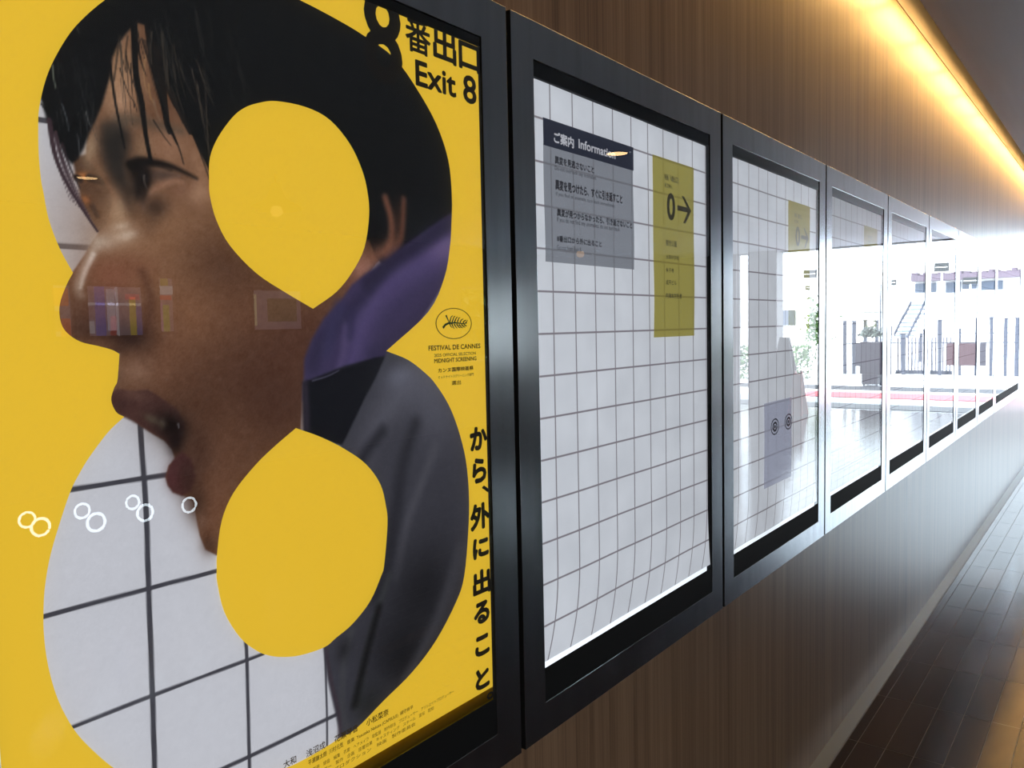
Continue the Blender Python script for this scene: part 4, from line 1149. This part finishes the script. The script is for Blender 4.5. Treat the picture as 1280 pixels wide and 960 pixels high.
icon = thing('camera_notice', (2.357, .010, 1.019), 'grey translucent notice with two round icons, low in the third display case', 'notice')
hung('film_sheet', 2.2405, 2.473, 1.019, 1.262, .0062, F_PALE, icon, .4)
V, F = [], []
def ring(V, F, c, r0, r1, y, n=40, kx=1.4):
    b = len(V)
    for k in range(n):
        a = 2 * math.pi * k / n
        V += [(c[0] + kx * r0 * math.cos(a), y, c[1] + r0 * math.sin(a)), (c[0] + kx * r1 * math.cos(a), y, c[1] + r1 * math.sin(a))]
    F += [(b + 2 * k, b + 2 * ((k + 1) % n), b + 2 * ((k + 1) % n) + 1, b + 2 * k + 1) for k in range(n)]
for c in ((2.3234, 1.1880), (2.4415, 1.1905)):
    V, F = [], []
    ring(V, F, c, .024, .0205, .0048)
    ring(V, F, c, .0145, .0085, .0048)
    ring(V, F, c, .0050, .0001, .0048)
    obj('round_icon', V, F, F_INK, icon)

# ------------------------------------------------------------------ the hall across the corridor (seen in the glass)
BRONZE = mat('dark_bronze_metal', (.05, .04, .03), .4, .8)
SHADE = mat('warm_lit_shade', (.8, .6, .35), .6, 0, .3, (1, .55, .18), 1.3)
def pendant(x, y, z, label):
    t = thing('pendant_lamp', (x, y, z), label, 'lamp', 'warm pendant lamps across the hall')
    V, F = [], []
    tube_pts(V, F, [(x, y, z + .2), (x, y, CEIL_Z)], .006, 8)
    obj('cord', V, F, BRONZE, t)
    V, F = [], []
    lathe(V, F, (x, y, z), [(.19, 0), (.185, .02), (.07, .09), (.03, .2), (.001, .2)])
    obj('lamp_shade', V, F, BRONZE, t, smooth=True)
    V, F = [], []
    lathe(V, F, (x, y, z - .02), [(.001, -.04), (.035, -.03), (.05, 0), (.035, .04), (.001, .06)])
    obj('bulb', V, F, SHADE, t, smooth=True)
pendant(4.0, -4.5, 2.45, 'warm pendant lamp reflected in the poster inside the upper yellow counter')
pendant(8.4, -4.5, 2.38, 'warm pendant lamp reflected near the foot of the grey information notice')
LAMPW = mat('warm_lit_diffuser', (.8, .7, .5), .5, 0, .3, (1, .62, .28), 9.0)
def downlight(x, y, label):
    t = thing('recessed_downlight', (x, y, CEIL_Z - .012), label, 'ceiling light', 'recessed downlights in the hall ceiling')
    V, F = [], []
    lathe(V, F, (x, y, CEIL_Z - .012), [(.10, .012), (.10, .004), (.085, 0), (.075, .008)])
    obj('trim_ring', V, F, STEEL, t, smooth=True)
    V, F = [], []
    lathe(V, F, (x, y, CEIL_Z - .006), [(.074, .0), (.04, -.001), (.001, -.001)])
    obj('diffuser', V, F, LAMPW, t)
downlight(5.16, -2.13, 'warm round ceiling light glinting in the heading of the information notice')
downlight(3.1, -5.62, 'warm round ceiling light glinting beside the eye of the poster portrait')
# ring lamps on low stands; a pair's second ring imitates the doubled glass reflection
RING = mat('white_ring_tube', (.9, .9, .9), .4, 0, .3, (.80, .92, 1.0), 9.0)
def ring_lamp(rings, label):
    x = sum(q[0] for q in rings) / len(rings)
    y = rings[0][1]
    t = thing('ring_lamp', (x, y - .03, 0), label, 'lamp', 'white ring lamps reflected in the yellow poster')
    top = max(q[2] for q in rings)
    for (rx_, ry_, rz_, r) in rings:
        V, F = [], []
        tube_pts(V, F, [(rx_ + r * math.cos(a), ry_, rz_ + r * math.sin(a)) for a in np.linspace(0, 2 * math.pi, 33)[:-1]], r * .16, 8, True)
        obj('ring_tube', V, F, RING, t, smooth=True)
    V, F = [], []
    tube_pts(V, F, [(x, y - .03, 0.012), (x, y - .03, top)], .006, 8)
    obj('stand', V, F, BRONZE, t)
    V, F = [], []
    lathe(V, F, (x, y - .03, 0), [(.001, .014), (.05, .012), (.055, 0), (.001, 0)])
    obj('base', V, F, BRONZE, t)
ring_lamp([(1.732, -3.6, .576, .038), (1.793, -3.6, .526, .044)], 'white ring lamp with added double image farthest left, reflected over plain yellow')
ring_lamp([(2.002, -3.6, .569, .038), (2.071, -3.6, .494, .047)], 'white ring lamp with added double image reflected at the left edge of the white tile area')
ring_lamp([(2.276, -3.6, .565, .037), (2.344, -3.6, .493, .045)], 'white ring lamp with added double image reflected beside the dark vertical tile joint')
ring_lamp([(2.614, -3.6, .488, .043)], 'single white ring lamp reflected at the chin of the poster portrait')
# lit advert panels on the opposite wall
def advert(x0, x1, z0, z1, strips, label):
    t = thing('lit_advert_panel', ((x0 + x1) / 2, -7.15, z0), label, 'advert panel', 'lit advert panels on the opposite wall')
    V, F = frame_mesh(x0 - .03, x1 + .03, z0 - .03, z1 + .03, x0, x1, z0, z1, -7.13, -7.19)
    obj('frame', V, F, BRONZE, t)
    scr = mat('lit_panel_face', (.5, .45, .5), .5, 0, .2, lin((168, 150, 165)), .9)
    box('screen', (x0, x1, -7.185, -7.17, z0, z1), scr, t)
    for (a, b, c0, d0, c) in strips:
        w, h = x1 - x0, z1 - z0
        box('banner', (x0 + a * w, x0 + b * w, -7.169, -7.160, z0 + c0 * h, z0 + d0 * h), mat('banner_ink', lin(c), .5, 0, .2, lin(c), 1.3), t)
advert(3.46, 3.62, 1.5, 1.98, [(.1, .9, .6, .95, (250, 130, 50)), (.4, .95, 0, .35, (250, 110, 50)), (.1, .4, .1, .5, (120, 80, 60))], 'narrow lit panel with orange banners on the opposite wall')
advert(3.77, 4.32, 1.5, 1.98, [(.15, .32, 0, 1, (90, 110, 210)), (.36, .5, .1, .95, (225, 225, 240)), (.52, .56, 0, 1, (240, 240, 250)), (.0, .98, .62, .67, (240, 240, 245)), (.77, .88, 0, .8, (225, 205, 70)), (.9, .99, 0, .6, (100, 110, 180)), (.4, .5, 0, .4, (190, 70, 70)), (.7, .96, .74, .86, (230, 110, 130)), (.02, .12, .05, .3, (230, 230, 240))], 'wide lit panel with blue, white and yellow banners on the opposite wall')
advert(4.5, 4.66, 1.53, 2.08, [(.0, 1, .7, .86, (240, 240, 240)), (.2, .7, .86, 1, (180, 175, 60)), (.1, .9, .6, .68, (240, 80, 70)), (.3, .7, 0, .5, (170, 190, 70)), (.1, .25, 0, .55, (200, 150, 180))], 'narrow lit panel with a green banner on the opposite wall')
advert(5.62, 6.3, 1.53, 1.98, [(.0, .08, .1, .9, (240, 230, 180)), (.3, .9, .2, .8, (90, 100, 70))], 'dim lit panel with a dark green banner on the opposite wall')

# ------------------------------------------------------------------ outside the open end
LEAF = mat('hedge_leaf_green', (.06, .14, .035), .5)
lk(LEAF, ramp(LEAF, noise_of(LEAF, 6.0), [(.3, (.035, .085, .02)), (.7, (.12, .24, .06))]), bsdf(LEAF).inputs['Base Color'])
BARK = mat('brown_bark', (.10, .07, .05), .8)
def leaves(V, F, n, fn, s, rnd):
    for _ in range(n):
        c = Vector(fn(rnd))
        a = Vector((rnd.gauss(0, 1), rnd.gauss(0, 1), rnd.gauss(0, 1))).normalized()
        b = a.cross(Vector((rnd.gauss(0, 1), rnd.gauss(0, 1), rnd.gauss(0, 1)))).normalized()
        k = s * rnd.uniform(.6, 1.3)
        i = len(V)
        V += [tuple(c - a * k), tuple(c - b * k * .45), tuple(c + a * k), tuple(c + b * k * .45)]
        F.append((i, i + 1, i + 2, i + 3))
def hedge(x0, x1, y0, y1, h, label, n, size=.06):
    rnd = random.Random(int(y0 * 10))
    t = thing('clipped_hedge', ((x0 + x1) / 2, (y0 + y1) / 2, 0), label, 'hedge')
    V, F = [], []
    def fn(r):
        return (r.uniform(x0, x1), r.uniform(y0, y1), h * (1 - abs(r.gauss(0, .45))) if r.random() < .6 else r.uniform(0, h))
    leaves(V, F, n, lambda r: (lambda p: (p[0], p[1], abs(p[2])))(fn(r)), size, rnd)
    obj('foliage', V, F, LEAF, t)
    for k in range(6):
        V, F = [], []
        xx, yy = rnd.uniform(x0 + .1, x1 - .1), y0 + (y1 - y0) * (k + .5) / 6
        tube_pts(V, F, [(xx, yy, 0), (xx + .04, yy + .02, h * .8)], [.025, .008], 6)
        obj('stem', V, F, BARK, t)
hedge(20.9, 21.6, -9.5, -5.75, .88, 'low green hedge outside, seen in the third display case', 2600)
hedge(8.9, 11.6, -9.2, -8.3, 3.0, 'tall green shrub outside the window across the hall', 9000, .13)
tr_ = thing('young_tree', (22.4, -5.9, 0), 'slim young tree outside, reflected beside the third case edge', 'tree')
V, F = [], []
rnd = random.Random(5)
leaves(V, F, 700, lambda r: (22.6 + r.gauss(0, .16), -5.9 + r.gauss(0, .17), 1.35 + r.gauss(0, .33)), .06, rnd)
obj('foliage', V, F, LEAF, tr_)
V, F = [], []
tube_pts(V, F, [(22.6, -5.9, 0), (22.62, -5.9, .7), (22.6, -5.88, 1.7)], [.035, .028, .01], 8)
obj('trunk', V, F, BARK, tr_)

# street fence: posts, rail and dark boards
FENCE = mat('blue_grey_fence_metal', (.055, .065, .095), .5, .2)
BOARD = mat('dark_fence_board', (.03, .028, .042), .6)
BOARDR = mat('maroon_fence_board', (.055, .026, .034), .6)
fe = thing('street_fence', (24, -3.5, 0), 'tall thin post fence with dark boards along the far side of the pavement', 'fence')
for yy, hh in ((-5.60, 1.47), (-5.36, 1.46), (-5.07, 1.48), (-4.77, 1.47), (-4.42, 1.3), (-4.08, 1.1), (-3.55, 1.2), (-3.2, 1.45), (-2.74, 1.2), (-2.34, 1.48), (-2.02, 1.49), (-1.7, 1.46), (-1.46, 1.46)):
    box('post', [(23.96, 24.04, yy - .04, yy + .04, 0, hh), (23.95, 24.05, yy - .06, yy + .06, hh, hh + .02)], FENCE, fe)
box('rail', (23.98, 24.02, -5.6, -1.4, .84, .87), FENCE, fe)
box('rail', (23.98, 24.02, -5.6, -1.4, 1.09, 1.11), FENCE, fe)
for (a, b, z0, z1, m) in ((-5.30, -4.80, .22, .86, BOARD), (-4.78, -4.45, .25, .84, BOARD), (-3.03, -2.75, .26, .84, BOARDR), (-2.72, -2.36, .26, .84, BOARDR), (-2.28, -2.12, .26, .84, BOARD)):
    box('board', (23.9, 23.95, a, b, z0, z1), m, fe, bevel=.005)
# a slatted screen between the boards
V, F = [], []
for k in range(16):
    yy = -4.30 + k * .085
    v, f = boxes_mesh('', [(24.3, 24.33, yy, yy + .035, .1, 1.0)])
    b = len(V)
    V += v
    F += [tuple(b + i for i in q) for q in f]
sc_ = thing('slatted_screen', (24.3, -3.65, 0), 'pale grey slatted screen standing behind the street fence', 'screen')
obj('slats', V, F, mat('pale_slat_paint', (.16, .16, .21), .6), sc_)
box('bottom_rail', (24.29, 24.34, -4.34, -2.95, 0, .1), FENCE, sc_)
# dark planter between the paving and the fence
pb_ = thing('planter_box', (19.7, -3.76, 0), 'dark planter box with a grey green bush beyond the red paving band', 'planter')
box('box', [(19.5, 19.9, -4.08, -3.57, .28, 1.0), (19.5, 19.9, -4.04, -3.7, .04, .28)], BOARD, pb_, bevel=.01)
for (q0, q1) in ((19.52, -4.02), (19.52, -3.74), (19.86, -4.02), (19.86, -3.74)):
    box('foot', (q0, q0 + .04, q1, q1 + .04, 0, .05), FENCE, pb_)
V, F = [], []
rnd = random.Random(8)
leaves(V, F, 420, lambda r: (19.7 + r.gauss(0, .1), -3.86 + r.gauss(0, .11), 1.12 + abs(r.gauss(0, .11))), .05, rnd)
obj('foliage', V, F, mat('grey_green_leaf', (.10, .13, .11), .5), pb_)
# tapering grey board stand and red folding stand just inside the open end
GREYST = mat('grey_plastic_stand', (.10, .105, .12), .5)
REDST = mat('red_plastic_stand', (.62, .10, .055), .45)
def a_stand(name, x, y0, y1, h, top, dep, m, label, cat, nubs):
    t = thing(name, (x, (y0 + y1) / 2, 0), label, cat)
    ym = (y0 + y1) / 2
    for s in (-1, 1):
        V = []
        for (z, w, xo) in ((0.0, (y1 - y0) / 2, dep), (h, top / 2, .025)):
            for yy in (-w, w):
                V += [(x + s * xo - .012, ym + yy, z), (x + s * xo + .012, ym + yy, z)]
        F = [(0, 1, 3, 2), (4, 6, 7, 5), (0, 4, 5, 1), (2, 3, 7, 6), (0, 2, 6, 4), (1, 5, 7, 3)]
        obj('leg_panel', V, F, m, t, bevel=.004)
    if nubs:
        box('handle', [(x - .03, x + .03, ym - top / 2, ym - top / 2 + .03, h - .01, h + .05), (x - .03, x + .03, ym + top / 2 - .03, ym + top / 2, h - .01, h + .05), (x - .015, x + .015, ym - top / 2, ym + top / 2, h - .03, h + .005)], m, t, bevel=.004)
    else:
        box('hinge', (x - .03, x + .03, ym - top / 2, ym + top / 2, h - .02, h + .015), m, t, bevel=.004)
a_stand('folding_board_stand', 13.5, -4.02, -3.50, 1.22, .16, .22, GREYST, 'grey tapering board stand beside the column at the open end', 'stand', False)
a_stand('folding_safety_stand', 13.1, -3.53, -3.29, .66, .13, .16, REDST, 'red folding safety stand on the floor at the open end', 'safety stand', True)

# pale building across the street
WHITEW = mat('white_render_wall', (.80, .80, .80), .8)
MAUVE = mat('mauve_roof_tile', (.10, .075, .105), .7)
BLUEG = mat('blue_grey_window_glass', (.07, .095, .14), .3)
DKSIGN = mat('dark_sign_face', (.015, .02, .022), .5)
bl_ = thing('white_building', (36, -6, 0), 'long white building with a mauve tiled eave across the street', 'building')
box('wall', (36, 46, -30, 10, 0, 3.7), WHITEW, bl_)
V, F = [], []
v, f = boxes_mesh('', [(35.3, 36.2, -6.15, -1.2, 2.98, 3.2)])
V += v; F += f
rr = random.Random(2)
yy = -6.15
while yy < -1.3:
    w = rr.uniform(.12, .3)
    v, f = boxes_mesh('', [(35.35, 35.95, yy, yy + w * .7, 3.2, 3.2 + rr.uniform(.03, .12))])
    b = len(V)
    V += v
    F += [tuple(b + i for i in q) for q in f]
    yy += w
obj('eave', V, F, MAUVE, bl_)
for (a, b, z0, z1) in ((-6.12, -5.35, 2.55, 2.9), (-5.0, -4.5, 2.5, 2.9), (-4.42, -3.95, 2.62, 2.9), (-3.8, -3.1, 2.55, 2.88), (-2.5, -1.5, 2.6, 2.85)):
    box('window', (35.9, 35.99, a, b, z0, z1), BLUEG, bl_)
for (a, b, z0, z1) in ((-11.6, -10.9, 1.35, 2.0),):
    box('window', (35.9, 35.99, a, b, z0, z1), BLUEG, bl_)
def street_sign(y0, y1, z0, z1, label, x=30.0):
    t = thing('street_sign', (x, (y0 + y1) / 2, 0), label, 'sign', 'dark street signs outside')
    box('face', (x, x + .05, y0, y1, z0, z1), DKSIGN, t, bevel=.005)
    box('stripe', (x - .004, x - .0005, y0 + .03, y1 - .03, (z0 + z1) / 2 - .012, (z0 + z1) / 2 + .012), WHITEW, t)
    V, F = [], []
    tube_pts(V, F, [(x + .09, (y0 + y1) / 2, 0), (x + .09, (y0 + y1) / 2, z1)], .03, 8)
    obj('pole', V, F, mat('white_pole_paint', (.75, .77, .8), .5), t)
street_sign(-4.40, -3.98, 3.04, 3.32, 'dark two line street sign above the mauve eave')
street_sign(-8.68, -8.20, 3.06, 3.34, 'dark two line street sign seen high in the third display case')
street_sign(-8.71, -8.51, 2.64, 2.79, 'small dark street sign below the larger one in the third display case', 30.3)
street_sign(-5.75, -5.55, 2.66, 2.84, 'small dark street sign seen in the fourth display case')
street_sign(-3.62, -3.2, 2.60, 2.82, 'grey street sign in front of the mauve eave', 30.4)
pl = thing('utility_pole', (27, -5.35, 0), 'thin tall utility pole outside, reflected in the fourth display case', 'pole')
V, F = [], []
tube_pts(V, F, [(27, -5.35, 0), (27, -5.35, 2.6)], [.03, .018], 8)
obj('mast', V, F, FENCE, pl)
box('crossarm', (26.97, 27.03, -6.1, -5.1, 1.72, 1.745), FENCE, pl)
sw = thing('outdoor_staircase', (31, -5.2, 0), 'pale blue outdoor staircase climbing beside the white building', 'staircase')
for k in range(8):
    box('step', (30.6, 31.6, -5.75 + .07 * k, -5.30 + .07 * k, .9 + .15 * k, .95 + .15 * k), mat('pale_blue_step', (.14, .20, .30), .5), sw)
V, F = [], []
for yo in (0, .45):
    v, f = [], []
    tube_pts(V, F, [(30.6, -5.78 + yo, .85), (30.6, -5.2 + yo, 2.1)], .04, 6)
obj('stringer', V, F, FENCE, sw)
V, F = [], []
for yo in (-5.6, -5.0):
    tube_pts(V, F, [(31.2, yo, 0), (31.2, yo, 1.0)], .05, 8)
obj('support', V, F, FENCE, sw)
